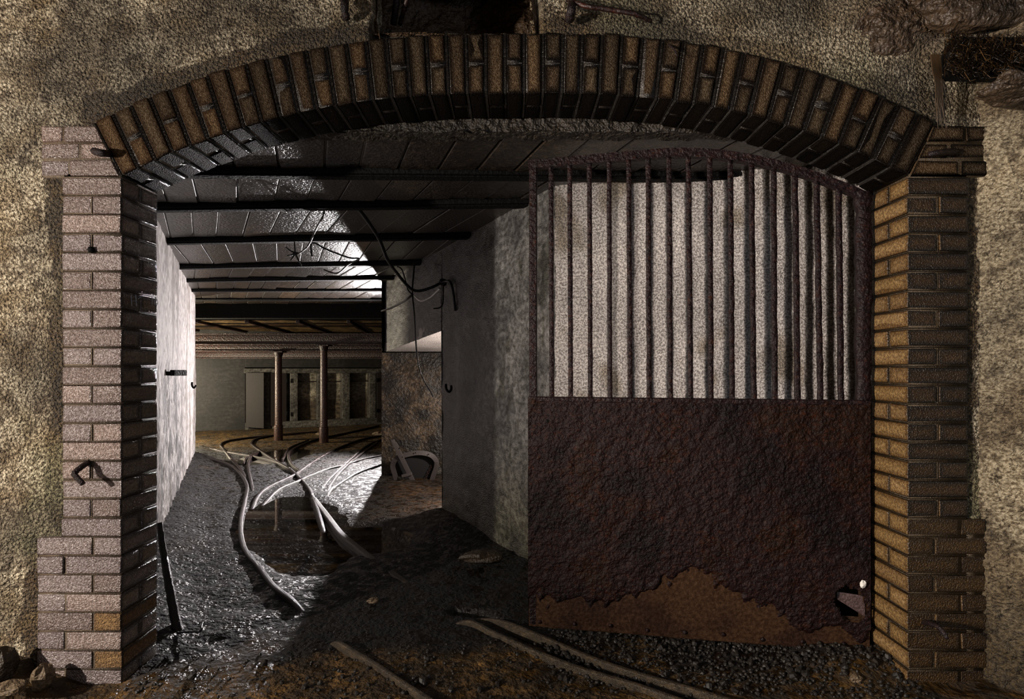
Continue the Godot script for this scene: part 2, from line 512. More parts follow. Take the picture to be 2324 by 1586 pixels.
		bed.box(Vector3(minf(wide, outer) + (0.006 if side < 0 else -0.03), -0.06, ARCH_Z - ARCH_D + 0.006), Vector3(maxf(wide, outer) - (0.006 if side > 0 else -0.03), broad * ch - 0.008, ARCH_Z - 0.0046))
		for r in range(1, 27):           # struck bead along each bed joint
			bed.box(Vector3(minf(inner, outer) + 0.003, r * ch - 0.0016, ARCH_Z - ARCH_D + 0.003), Vector3(maxf(inner, outer) - 0.003, r * ch + 0.0016, ARCH_Z - 0.0018))
			if r % 2 == 1:
				bed.box(Vector3((inner + outer) / 2 - 0.0018, r * ch + 0.004, ARCH_Z - 0.1), Vector3((inner + outer) / 2 + 0.0018, (r + 1) * ch - 0.004, ARCH_Z - 0.0018))
			else:
				var rv0: float = inner - 0.02 if side < 0 else inner + 0.0018
				bed.box(Vector3(rv0, r * ch + 0.004, ARCH_Z - 0.1118), Vector3(rv0 + 0.0182, (r + 1) * ch - 0.004, ARCH_Z - 0.1082))
		# toothed blocks beside the springing
		var lean := 0.47
		var hh := 0.0633
		var far: float = -1.742 if side < 0 else 1.757
		for r in 3:
			var y0 := SPRING + r * hh + g
			var y1 := SPRING + (r + 1) * hh - g
			var s: float = side
			var ia := inner + s * (r * hh + g) * lean + s * 0.008
			var ib := s * (hh - 2 * g) * lean
			var cut := lerpf(far, ia, 0.36 if r % 2 == 0 else 0.55)
			var mats: Array = M.brick_dry if side < 0 else M.brick_wet
			var edge := [Color.WHITE, lin(0.8, 0.76, 0.74), Color.WHITE, Color.WHITE] if side < 0 else [Color.WHITE, lin(0.25, 0.24, 0.24), Color.WHITE, Color.WHITE]
			if side < 0:
				part("brick", brick(far, cut - g, y0, y1, ARCH_Z, ARCH_Z - 0.15, edge), mats[rng.randi() % mats.size()], t)
				part("brick", brick(cut + g, ia, y0, y1, ARCH_Z, ARCH_Z - ARCH_D, edge, 0, ib), mats[rng.randi() % mats.size()], t)
			else:
				part("brick", brick(cut + g, far, y0, y1, ARCH_Z, ARCH_Z - 0.15, edge), mats[rng.randi() % mats.size()], t)
				part("brick", brick(ia, cut - g, y0, y1, ARCH_Z, ARCH_Z - ARCH_D, edge, ib, 0), mats[rng.randi() % mats.size()], t)
		var i0: float = inner + side * 0.012
		var i1: float = inner + side * (3 * hh * lean + 0.012)
		var kk := []
		for i in 8:
			var x: float = ((i1 if i & 2 else i0) if i & 1 else far - side * 0.006)
			kk.append(Vector3(x, SPRING + (3 * hh - 0.006 if i & 2 else 0.0), ARCH_Z - (0.0038 if i & 4 else 0.2)))
		bed.hexa(kk)
	part("mortar", mo.mesh(), M.mortar, t, "dark wet mortar joints")
	part("mortar", mg.mesh(), M.mortar_brown, t, "dark brown mortar joints")
	part("mortar", md.mesh(), M.mortar_dry, t, "pale grey mortar joints")

func in_opening(x: float, y: float, grow: float) -> bool:
	if y < SPRING + 0.19 and x > -1.664 - grow and x < 1.688 + grow: return true
	if y < 0.56 and x > -1.757 - grow and x < 1.757 + grow: return true
	var xx := clampf(x, XL, XR)
	return x > XL - 0.1 - grow and x < XR + 0.1 + grow and y < intrados(xx) + RING / maxf(0.88, arch_normal(xx).y) + grow
func in_niche(x: float, y: float, grow: float) -> bool:
	var e := 0.03 * wob(x, y, 2.0, 90.0)
	return x > -0.476 - grow + e - 0.12 * maxf(0.0, 2.47 - y) and x < 0.06 + grow + e and y > 2.44 - grow + e

func front_wall() -> void:
	var m := MB.new()
	var X0 := -2.15
	var X1 := 1.74
	var Y0 := -0.12
	var Y1 := 2.86
	var brown := lin(0.50, 0.41, 0.27)
	var f := func(u: float, v: float) -> Array:
		var x := lerpf(X0, X1, u)
		var y := lerpf(Y0, Y1, v)
		var near := 0.0 if in_opening(x, y, 0.02) else 1.0
		if near > 0.0 and in_opening(x, y, 0.12): near = 0.45
		var lump := maxf(0.0, wob(x, y, 0.0, 60.0)) * 0.035 + fine(x, y, 0.0, 900.0) * 0.007 + wob(x, y, 4.0, 400.0) * 0.006
		var z := -2.168 + lump * near
		# the right-hand top breaks up into bare rock
		var rocky := smoothstep(1.25, 1.75, x + 0.55 * (y - 2.25)) * smoothstep(2.28, 2.48, y + 0.1 * wob(x, y, 1.0, 120.0))
		z += rocky * (0.03 + 0.09 * absf(wob(x, y * 1.6, 7.0, 130.0)))
		if in_niche(x, y, 0.03): z -= 0.03
		var col := Color.WHITE
		var st := smoothstep(-0.05, 0.25, wob(x, y * 2.0, 9.0, 70.0))
		col = col.lerp(brown, st * 0.5)
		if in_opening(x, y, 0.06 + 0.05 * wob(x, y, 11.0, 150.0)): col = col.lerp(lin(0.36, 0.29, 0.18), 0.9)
		col = col.lerp(lin(0.42, 0.34, 0.22), smoothstep(0.12, 0.3, fine(x, y, 21.0, 700.0)) * 0.8)
		col = col.lerp(lin(0.62, 0.55, 0.42), smoothstep(0.0, 0.25, fine(x, y, 25.0, 300.0)) * 0.6)
		var moss := smoothstep(0.15, 0.4, wob(x, y, 15.0, 55.0))
		col = col.lerp(lin(0.70, 0.74, 0.66), moss * 0.5)
		if y > 1.9 and x > 0.3: col = col.lerp(lin(0.62, 0.6, 0.55), 0.45)
		col = col.lerp(lin(0.42, 0.34, 0.29), rocky)
		return [Vector3(x, y, z), col]
	var keep := func(u: float, v: float) -> bool:
		var x := lerpf(X0, X1, u)
		var y := lerpf(Y0, Y1, v)
		return not in_opening(x, y, -0.03) and not in_niche(x, y, 0.0)
	m.sheet(300, 230, f, keep)
	m.sheet(75, 120, func(u, v): return f.call((lerpf(-3.7, X0, u) - X0) / (X1 - X0), v))
	# the back of the wall, seen from the corridor side
	m.sheet(78, 60, func(u, v): return [Vector3(lerpf(X0, X1, u), lerpf(Y0, Y1, v), -2.33), Color.WHITE], func(u, v): return not in_opening(lerpf(X0, X1, u), lerpf(Y0, Y1, v), -0.03) and not in_niche(lerpf(X0, X1, u), lerpf(Y0, Y1, v), 0.06), true)
	struct("wall_front", m.mesh(), M.plaster, "rough cream and brown lime plaster on the wall round the brick archway")
	# the broken recess over the arch
	var r := MB.new()
	r.sheet(30, 16, func(u, v):
		var x := lerpf(-0.75, 0.4, u)
		var y := lerpf(2.3, 2.9, v)
		return [Vector3(x, y, -2.62 + 0.22 * absf(u - 0.5) + 0.12 * wob(x, y, 5.0, 110.0)), Color.WHITE])
	r.sheet(30, 10, func(u, v):
		var x := lerpf(-0.75, 0.4, u)
		return [Vector3(x, 2.43 + 0.02 * wob(x, v, 8.0, 160.0), lerpf(-2.175, -2.62, v)), Color.WHITE])
	for s in [-1, 1]:
		r.sheet(10, 14, func(u, v):
			var y := lerpf(2.36, 2.9, v)
			var e := 0.04 * wob(u, y, 3.0 * s, 170.0)
			return [Vector3((-0.5 if s < 0 else 0.08) + e + s * 0.1 * u, y, lerpf(-2.165, -2.62, u)), Color.WHITE])
	solo("rock_recess", r.mesh(true), M.niche_rock, "dark broken rock recess above the crown of the arch", "recess", "", "structure")
	# the plaster that turns towards the viewer beside the right-hand pillar
	var w := MB.new()
	w.sheet(150, 320, func(u, v):
		var t: float = u * 1.1 - 0.08
		var y := lerpf(-0.1, 2.86, v)
		var b := Vector3(1.70 + 0.64 * t, y, -2.215 + 0.77 * t)
		var lump := maxf(0.0, wob(t, y, 30.0, 90.0)) * 0.03 + fine(t, y, 30.0, 1000.0) * 0.013 + fine(t, y, 33.0, 2600.0) * 0.008 + wob(t, y, 4.0, 400.0) * 0.012
		var rocky := smoothstep(2.3, 2.5, y + 0.1 * wob(t, y, 1.0, 120.0))
		b += Vector3(-0.77, 0, 0.64) * (lump * smoothstep(-0.1, 0.02, t) + rocky * 0.1 * absf(wob(t, y * 1.6, 7.0, 130.0)))
		var col := Color.WHITE.lerp(lin(0.75, 0.72, 0.64), 0.5).lerp(brown, 0.6 * smoothstep(0.0, 0.3, wob(t, y, 19.0, 80.0)))
		col = col.lerp(lin(0.4, 0.34, 0.25), 0.7 * smoothstep(0.12, 0.3, fine(t, y, 41.0, 800.0)))
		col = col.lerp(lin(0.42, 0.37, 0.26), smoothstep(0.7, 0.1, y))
		return [b, col.lerp(lin(0.45, 0.36, 0.3), rocky)])
	w.sheet(6, 30, func(u, v): return [Vector3(lerpf(2.353, 2.9, u), lerpf(-0.1, 2.86, v), lerpf(-1.43, 2.6, u)), Color.WHITE])
	struct("wall_right", w.mesh(), M.plaster, "coarse cream plaster of the chamber wall turning forward beside the right pillar")

func chamber() -> void:   # the rest of the chamber the picture was taken from
	var r := MB.new()
	var wall := func(a: Vector3, b: Vector3) -> void:
		r.sheet(24, 12, func(u, v):
			var q: Vector3 = a.lerp(b, u)
			return [q + Vector3(wob(q.x, v, q.z, 60.0), 0, wob(q.z, v, q.x, 60.0)) * 0.12 + Vector3(0, lerpf(-0.1, 2.9, v), 0), Color.WHITE])
	wall.call(Vector3(-3.65, 0, -2.3), Vector3(-3.5, 0, 2.7))
	wall.call(Vector3(-3.7, 0, 2.6), Vector3(3.0, 0, 2.6))
	struct("wall_back", r.mesh(), M.rock, "rough brown rock of the chamber behind the viewer")
	var c := MB.new()
	c.sheet(40, 30, func(u, v):
		var x := lerpf(-3.8, 3.0, u)
		var z := lerpf(-2.4, 2.8, v)
		return [Vector3(x, 2.78 + 0.1 * wob(x, 0.0, z, 60.0), z), Color.WHITE])
	struct("ceiling_chamber", c.mesh(), M.rock, "rough rock roof of the front chamber", "ceiling")

# ---------- floor
var trench := []
func seg_dist(p: Vector2, line: Array) -> float:
	var best := 9.0
	for i in line.size() - 1:
		best = minf(best, p.distance_to(Geometry2D.get_closest_point_to_segment(p, line[i], line[i + 1])))
	return best

func floor_h(x: float, d: float) -> float:
	var h := 0.012 + 0.022 * wob(x, 0.0, d, 70.0) + 0.009 * wob(x, 1.0, d, 260.0)
	# the pool between the two running rails, and the silt beyond it
	var pool := smoothstep(1.05, 0.55, Vector2((x + 1.58 + 0.42 * (d - 4.3)) / 0.5, (d - 4.4) / 1.2).length())
	pool = maxf(pool, smoothstep(1.1, 0.6, Vector2((x + 3.2) / 0.45, (d - 8.0) / 0.9).length()))
	pool = maxf(pool, smoothstep(1.15, 0.7, Vector2((x + 1.05) / 0.42, (d - 4.05) / 0.4).length()) * 0.7)
	h -= pool * 0.05
	h += 0.05 * smoothstep(0.35, 0.0, x - left_x(d)) * smoothstep(2.3, 2.6, d)          # along the left wall
	h += 0.05 * smoothstep(0.45, 0.0, right_x(d) - x) * smoothstep(2.8, 3.2, d) * smoothstep(5.2, 4.7, d)
	if d < 3.2:
		h += 0.11 * smoothstep(-1.55, -1.9, x) * smoothstep(2.6, 2.3, d)
		h += 0.05 * smoothstep(0.7, 1.35, x) * smoothstep(2.1, 2.3, d)
		h += 0.02 * smoothstep(1.5, 1.8, x)
	if d > 8.6: h = lerpf(h, 0.006 + 0.01 * wob(x, 5.0, d, 40.0), 0.8)
	return h

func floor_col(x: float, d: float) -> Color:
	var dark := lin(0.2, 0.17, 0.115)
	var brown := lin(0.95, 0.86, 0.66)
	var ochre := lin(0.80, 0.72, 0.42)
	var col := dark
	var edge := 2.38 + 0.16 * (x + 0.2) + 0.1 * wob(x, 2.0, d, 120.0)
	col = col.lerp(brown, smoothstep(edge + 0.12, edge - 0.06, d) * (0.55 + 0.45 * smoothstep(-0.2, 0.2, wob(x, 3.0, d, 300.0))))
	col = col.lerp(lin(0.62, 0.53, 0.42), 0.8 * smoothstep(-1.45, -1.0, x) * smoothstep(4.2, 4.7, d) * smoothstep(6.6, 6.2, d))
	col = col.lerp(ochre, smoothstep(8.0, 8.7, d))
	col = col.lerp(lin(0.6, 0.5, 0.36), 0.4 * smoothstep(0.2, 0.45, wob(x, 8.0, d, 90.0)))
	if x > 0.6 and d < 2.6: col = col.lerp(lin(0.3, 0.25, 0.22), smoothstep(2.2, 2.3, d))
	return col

func floors() -> void:
	var m := MB.new()
	m.sheet(260, 190, func(u, v):
		var x := lerpf(-3.2, 2.0, u)
		var d := lerpf(1.5, 5.0, v)
		var h := floor_h(x, d)
		for tr in trench:
			var q := seg_dist(Vector2(x, d), tr)
			h -= 0.055 * smoothstep(0.055, 0.02, q)
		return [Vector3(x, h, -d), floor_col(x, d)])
	m.sheet(190, 170, func(u, v):
		var x := lerpf(-7.5, 1.6, u)
		var d := lerpf(5.0, 13.5, v)
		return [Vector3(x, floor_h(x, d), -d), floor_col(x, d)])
	m.sheet(30, 24, func(u, v):
		var x := lerpf(-3.8, 3.0, u)
		var d := lerpf(-2.8, 1.5, v)
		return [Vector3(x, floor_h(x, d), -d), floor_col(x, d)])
	struct("floor", m.mesh(), M.mud, "wet muddy floor of the mine, ochre in front and in the far room", "floor")
	var w := MB.new()
	w.sheet(2, 24, func(u, v):
		var d := lerpf(2.5, 9.2, v)
		return [Vector3(lerpf(left_x(minf(d, 7.8)) + 0.03, right_x(d) - 0.03 if d < 6.4 else -1.5, u), -0.006, -d), Color.WHITE])
	solo("puddle", w.mesh(), M.water, "still dark water pooled between the rails on the muddy floor", "water", "", "stuff")

func rails() -> void:
	var near := [
		["buried rail curving out of the pool to the middle foreground", [[450, 1037], [490, 1045], [521, 1055], [541, 1071], [555, 1089], [561, 1105], [559, 1121], [555, 1142], [550, 1162], [547, 1182], [546, 1202], [549, 1226], [555, 1246], [569, 1267], [585, 1284], [620, 1330], [665, 1366], [700, 1390]], 0.02],
		["short check rail beside the left curve of the track", [[508, 1021], [525, 1043], [541, 1060], [553, 1078], [560, 1098]], 0.022],
		["short bent rail just right of the left curve", [[588, 1025], [570, 1037], [563, 1050], [564, 1068], [569, 1090], [577, 1124]], 0.02],
		["thin bent rail behind the short bent one", [[575, 1030], [558, 1042], [553, 1052]], 0.016],
		["long rail crossing the pool from the left wall to the right of the track", [[450, 1012], [511, 1026], [569, 1035], [621, 1047], [658, 1065], [680, 1085], [694, 1099], [706, 1117], [718, 1150], [728, 1180], [738, 1202]], 0.018],
		["mud-caked rail running from the pool towards the gate", [[712, 1132], [730, 1155], [749, 1180], [767, 1204], [785, 1222], [820, 1250], [862, 1284], [920, 1325], [985, 1365]], 0.03],
		["straight diagonal rail rising to the right wall, the upper of a pair", [[868, 989], [839, 993], [795, 1006], [743, 1029], [692, 1061], [670, 1077], [611, 1105], [585, 1127], [570, 1150]], 0.022],
		["straight diagonal rail rising to the right wall, the lower of a pair", [[787, 1055], [743, 1065], [696, 1083], [680, 1091], [630, 1113], [592, 1142]], 0.022],
		["branch rail swinging from the right wall down to the pool edge", [[868, 998], [835, 1010], [783, 1054], [743, 1093], [727, 1111]], 0.02],
		["second branch rail parallel to the one from the right wall", [[856, 1004], [795, 1050], [757, 1090], [737, 1120]], 0.02],
		["curved rail along the foot of the right wall, nearest the corner", [[868, 1053], [813, 1073], [773, 1097], [750, 1114], [738, 1132]], 0.02],
		["thin rail beside the curved one at the foot of the right wall", [[868, 1034], [830, 1041], [787, 1054]], 0.016],
		["rail looping round the nearer column into the far room", [[682, 1069], [664, 1055], [655, 1039], [660, 1023], [698, 1004], [731, 994], [790, 982], [860, 966]], 0.02],
		["inner rail of the loop round the nearer column", [[640, 1044], [646, 1036], [650, 1026], [662, 1014], [700, 999]], 0.016],
		["rail looping round behind the farther column", [[662, 1067], [622, 1044], [593, 1025], [576, 1013], [571, 1005], [585, 995], [640, 986], [720, 980]], 0.02],
		["small rail loop on the ochre silt near the left wall", [[508, 1020], [501, 1012], [507, 1004], [537, 997], [600, 990], [680, 984]], 0.018],
	]
	for r in near:
		var pts := []
		for q in r[1]:
			var sink: float = 0.022 * smoothstep(1300.0, 1225.0, q[1]) if "mud" in r[0] else 0.022
			pts.append(ground(q[0], q[1], sink))
		if pts[-1].z > -6.8: pts[-1].y -= 0.045
		var m := MB.new()
		var w: float = r[2] * 0.78
		m.sweep(smooth(pts, 5), [Vector2(-w, -0.06), Vector2(-w, 0.006), Vector2(-w * 0.6, 0.014), Vector2(w * 0.6, 0.014), Vector2(w, 0.006), Vector2(w, -0.06)])
		solo("rail", m.mesh(), M.rail_dirty if "mud" in r[0] else M.rail, r[0], "rail")
	var front := [
		["rusty rail under the gate, the farther of two side by side", [[1073, 1383], [1139, 1411], [1242, 1451], [1345, 1495], [1448, 1530], [1560, 1562], [1640, 1586], [1760, 1620]]],
		["muddy rail in the foreground, the nearer of two side by side", [[1008, 1405], [1063, 1411], [1121, 1437], [1207, 1476], [1311, 1516], [1380, 1537], [1448, 1557], [1531, 1586], [1650, 1628]]],
		["lone muddy rail in the foreground dirt, left of the pair by the gate", [[745, 1443], [767, 1459], [812, 1485], [853, 1509], [915, 1551], [973, 1588], [1040, 1632]]],
	]
	for r in front:
		var pts := []
		for q in r[1]: pts.append(ground(q[0], q[1], 0.03))
		pts[0].y -= 0.05
		var m := MB.new()
		var w := 0.011
		m.sweep(smooth(pts, 5), [Vector2(-w, -0.09), Vector2(-w, 0.004), Vector2(-w * 0.6, 0.008), Vector2(w * 0.6, 0.008), Vector2(w, 0.004), Vector2(w, -0.09)])
		solo("rail", m.mesh(), M.rail_dirty, r[0], "rail")

# ---------- corridor
const CEIL := 2.16
func corridor() -> void:
	var m := MB.new()
	m.sheet(220, 90, func(u, v):
		var d := lerpf(2.32, 7.9, u)
		var y := lerpf(-0.1, CEIL + 0.06, v)
		var rough := smoothstep(6.9, 5.0, d + 0.7 * (y - 0.9) + 0.8 * fine(d * 0.4, y * 0.3, 1.0, 300.0)) * smoothstep(1.4, 1.05, y + 0.15 * wob(d, y, 2.0, 200.0))
		var o := 0.012 * wob(d, y * 0.3, 0.0, 120.0) + 0.006 * fine(d, y * 0.35, 2.0, 500.0) - rough * 0.05 * absf(fine(d, y * 0.3, 5.0, 260.0))
		var col := Color.WHITE
		col = col.lerp(lin(0.5, 0.44, 0.38), smoothstep(0.0, 0.3, wob(d * 1.5, y * 0.25, 3.0, 110.0)) * 0.6)
		col = col.lerp(lin(0.2, 0.17, 0.15), rough * smoothstep(-0.05, 0.15, fine(d * 0.8, y * 0.12, 5.0, 700.0)) * 0.9)
		return [Vector3(left_x(d), y, -d) + Vector3(0.9, 0, -0.435) * o, col], null, true)
	m.sheet(4, 4, func(u, v): return [Vector3(left_x(7.9) - 0.3 * u, lerpf(-0.1, CEIL + 0.06, v), -7.9 + 0.14 * u), Color.WHITE])
	m.sheet(8, 4, func(u, v):
		var d := lerpf(2.32, 7.76, u)
		return [Vector3(left_x(d) - 0.35, lerpf(-0.1, CEIL + 0.06, v), -d), Color.WHITE])
	struct("wall_left", m.mesh(), M.white_wall, "whitewashed peeling wall along the left side of the corridor")
	# right wall: solid to the side doorway, then only a panel over it
	var r := MB.new()
	var sill := func(d: float) -> float: return lerpf(1.497, 1.372, clampf((d - 4.76) / 1.8, 0, 1))
	var olive := lin(0.62, 0.6, 0.42)
	r.sheet(150, 120, func(u, v):
		var d := lerpf(3.1, 6.59, u)
		var y := lerpf(-0.1, CEIL + 0.06, v)
		if d > 4.76 + 0.012: y = lerpf(sill.call(d), CEIL + 0.06, v)
		var e := fine(d, y, 9.0, 500.0) * 0.006 + wob(d, y, 9.0, 140.0) * 0.012
		var col := Color.WHITE.lerp(lin(0.44, 0.43, 0.48), smoothstep(3.75, 4.3, d + 0.3 * wob(d, y, 1.0, 130.0)) * 0.9)
		col = col.lerp(olive, smoothstep(0.9, 0.2, y) * 0.7)
		col = col.lerp(lin(0.5, 0.5, 0.36), smoothstep(0.28, 0.4, wob(d * 2.0, y, 6.0, 160.0)) * 0.7)
		return [Vector3(right_x(d), y, -d) + Vector3(-0.9, 0, 0.435) * e, col])
	r.sheet(2, 4, func(u, v): return [Vector3(right_x(4.76) + u * 0.5, lerpf(-0.1, 1.5, v), -4.76 - 0.05 * u), Color.WHITE])
	struct("wall_right_corridor", r.mesh(), M.grey_wall, "grey mottled plaster wall on the right of the corridor, with a low side doorway")
	# the wall behind the gate
	var g := MB.new()
	g.sheet(160, 150, func(u, v):
		var x := lerpf(right_x(3.1), 2.3, u)
		var y := lerpf(-0.1, CEIL + 0.06, v)
		var b := Vector3(x, y, -(3.1 - 0.2258 * (x - 0.227)))
		b.z += fine(x, y, 14.0, 700.0) * 0.004 + wob(x, y, 14.0, 150.0) * 0.01
		var col := Color.WHITE.lerp(lin(0.62, 0.56, 0.44), smoothstep(0.1, 0.4, wob(x, y * 0.7, 16.0, 120.0)) * 0.7)
		return [b, col])
	struct("wall_gate_side", g.mesh(), M.gate_wall, "pale speckled plaster wall standing close behind the barred gate")
	# doorway: far jamb wall facing the viewer, sloped soffit, closed passage
	var j := MB.new()
	j.sheet(70, 80, func(u, v):
		var x := lerpf(right_x(6.59), 1.3, u)
		var y := lerpf(-0.1, 1.366, v)
		var z := -6.5 + fine(x, y, 21.0, 300.0) * 0.01 + wob(x, y, 22.0, 120.0) * 0.02
		var col := lin(0.92, 0.85, 0.74).lerp(lin(0.36, 0.33, 0.3), smoothstep(-0.12, 0.12, wob(x, y, 23.0, 190.0)) * 0.8)
		return [Vector3(x, y, z), col.lerp(lin(0.5, 0.5, 0.3), smoothstep(0.5, 0.0, y) * 0.5)])
	j.sheet(2, 6, func(u, v): return [Vector3(right_x(6.59), lerpf(-0.1, CEIL, v), lerpf(-6.5, -6.75, u)), Color.WHITE])
	j.sheet(6, 6, func(u, v): return [Vector3(lerpf(right_x(6.59), 1.4, u), lerpf(-0.1, CEIL, v), -6.75), Color.WHITE], null, true)
	struct("wall_jamb", j.mesh(), M.stain_wall, "brown stained wall facing out of the low side doorway")
	var s := MB.new()
	for k in 4:
		var a := lerpf(4.74, 6.5, k / 4.0)
		var b := lerpf(4.74, 6.5, (k + 1) / 4.0) - 0.012
		var hx := []
		for i in 8:
			var d: float = a if i & 4 else b
			hx.append(Vector3(1.35 if i & 1 else right_x(d) + 0.004, sill.call(d) + (0.1 if i & 2 else 0.0), -d))
		s.hexa(hx, 0.006)
	struct("ceiling_doorway", s.mesh(), M.gate_wall, "sloping whitewashed soffit of the low side doorway", "ceiling")
	var c := MB.new()
	c.box(Vector3(1.3, -0.1, -6.6), Vector3(1.45, 1.7, -4.7))
	c.box(Vector3(-0.15, -0.1, -4.78), Vector3(1.4, 1.7, -4.68))
	struct("wall_passage", c.mesh(), M.stain_wall, "plain stained end of the side passage behind the right wall")

func ceiling() -> void:
	var t := thing("ceiling", "wet black tiled ceiling of the corridor between iron beams", "ceiling")
	meta(t, "", "", "", "structure")
	var beams := [[2.84, 2.92], [3.52, 3.40], [4.42, 4.20], [5.46, 5.20], [6.26, 6.06], [7.14, 7.08], [8.05, 8.05], [8.72, 8.72]]
	var dd := func(k: int, x: float) -> float:      # depth of beam k at x
		if k < 0: return 2.36
		return lerpf(beams[k][0], beams[k][1], clampf((x + 2.6) / 2.7, -0.5, 1.5))
	var slab := MB.new()
	slab.box(Vector3(-7.6, CEIL + 0.016, -8.75), Vector3(2.4, CEIL + 0.2, -2.425))
	var hd := MB.new()
	hd.sheet(90, 8, func(u, v): return [Vector3(lerpf(-1.6, 1.7, u), lerpf(2.15, 2.45, v), -2.385 + 0.03 * fine(u * 3.0, v, 3.0, 700.0)), Color.WHITE])
	hd.sheet(90, 4, func(u, v): return [Vector3(lerpf(-1.6, 1.7, u), 2.148 + 0.02 * fine(u * 3.0, v * 0.1, 6.0, 700.0), lerpf(-2.37, -2.46, v)), Color.WHITE])
	part("header", hd.mesh(), M.dark_rock, t, "rough dark concrete behind the arch")
	part("slab", slab.mesh(), M.joint, t, "wet mortar between the tiles, its glints painted in as a pale tone")
	for k in beams.size() - 1:
		var bm := MB.new()
		var xa := left_x(beams[k][0]) - 0.1 if k < 5 else -7.2
		var xb := right_x(beams[k][1]) + 0.15 if k < 5 else 1.4
		if k == 0: xb = 2.2
		bm.bar(Vector3(xa, CEIL - 0.004, -dd.call(k, xa)), Vector3(xb, CEIL - 0.004, -dd.call(k, xb)), Vector3.UP, 0.085, 0.036, 0.006)
		bm.bar(Vector3(xa, CEIL - 0.026, -dd.call(k, xa)), Vector3(xb, CEIL - 0.026, -dd.call(k, xb)), Vector3.UP, 0.06, 0.012, 0.004)
		part("beam", bm.mesh(), M.black, t, "rusted black iron beam")
	for k in beams.size():
		var x := -7.0 if k > 5 else left_x(dd.call(k - 1, -2.0)) - 0.35
		var stop := 1.3 if k > 5 else right_x(dd.call(k - 1, 0.0)) + 0.1
		if k == 0: stop = 2.1
		if k == 6 or k == 7: x = -4.9; stop = -1.2
		var skew := rng.randf_range(-0.05, 0.05)
		while x < stop:
			var w := rng.randf_range(0.17, 0.24)
			var drop := rng.randf_range(-0.004, 0.006)
			var tilt := rng.randf_range(-0.005, 0.005)
			var hx := []
			for i in 8:
				var bx: float = x + (w - 0.009 if i & 1 else 0.0)
				var d: float = dd.call(k - 1, bx) + 0.05
				if i & 4: d = dd.call(k, bx) - 0.05
				bx -= (0.4826 + skew * 3.0) * (d - dd.call(k - 1, bx)) * 0.9
				hx.append(Vector3(bx, CEIL + (0.03 if i & 2 else drop + (tilt if i & 1 else -tilt)), -d))
			var m := MB.new()
			m.hexa(hx, 0.005)
			part("tile", m.mesh(), M.tiles[rng.randi() % 4], t)
			x += w
	# the deep dark girder where the corridor opens into the far room
	var g := MB.new()
	g.box(Vector3(-7.4, 1.945, -8.95), Vector3(1.4, CEIL + 0.1, -8.75), 0.01)
	solo("girder", g.mesh(), M.black, "deep black girder across the end of the tiled ceiling", "beam", "", "structure")

# ---------- far room
const FA := Vector3(-5.92, 0, -10.97)
const FB := Vector3(-2.83, 0, -12.56)
func far_at(px: float, y: float, off := 0.0) -> Vector3:   # a point of the far wall that is seen at column px, off metres in front
	var k := (px - 1162.0) / F
	var t := (-k * FA.z - FA.x) / ((FB.x - FA.x) + k * (FB.z - FA.z))
	var q := FA + (FB - FA) * t
	return Vector3(q.x, y, q.z) + Vector3(0.457, 0, 0.889) * off

func far_slab(m: MB, p0: float, p1: float, y0: float, y1: float, o0: float, o1: float, ch := 0.01, col := Color.WHITE) -> void:
	var hx := []
	for i in 8: hx.append(far_at(p1 if i & 1 else p0, y1 if i & 2 else y0, o1 if i & 4 else o0))
	m.hexa(hx, ch, col)

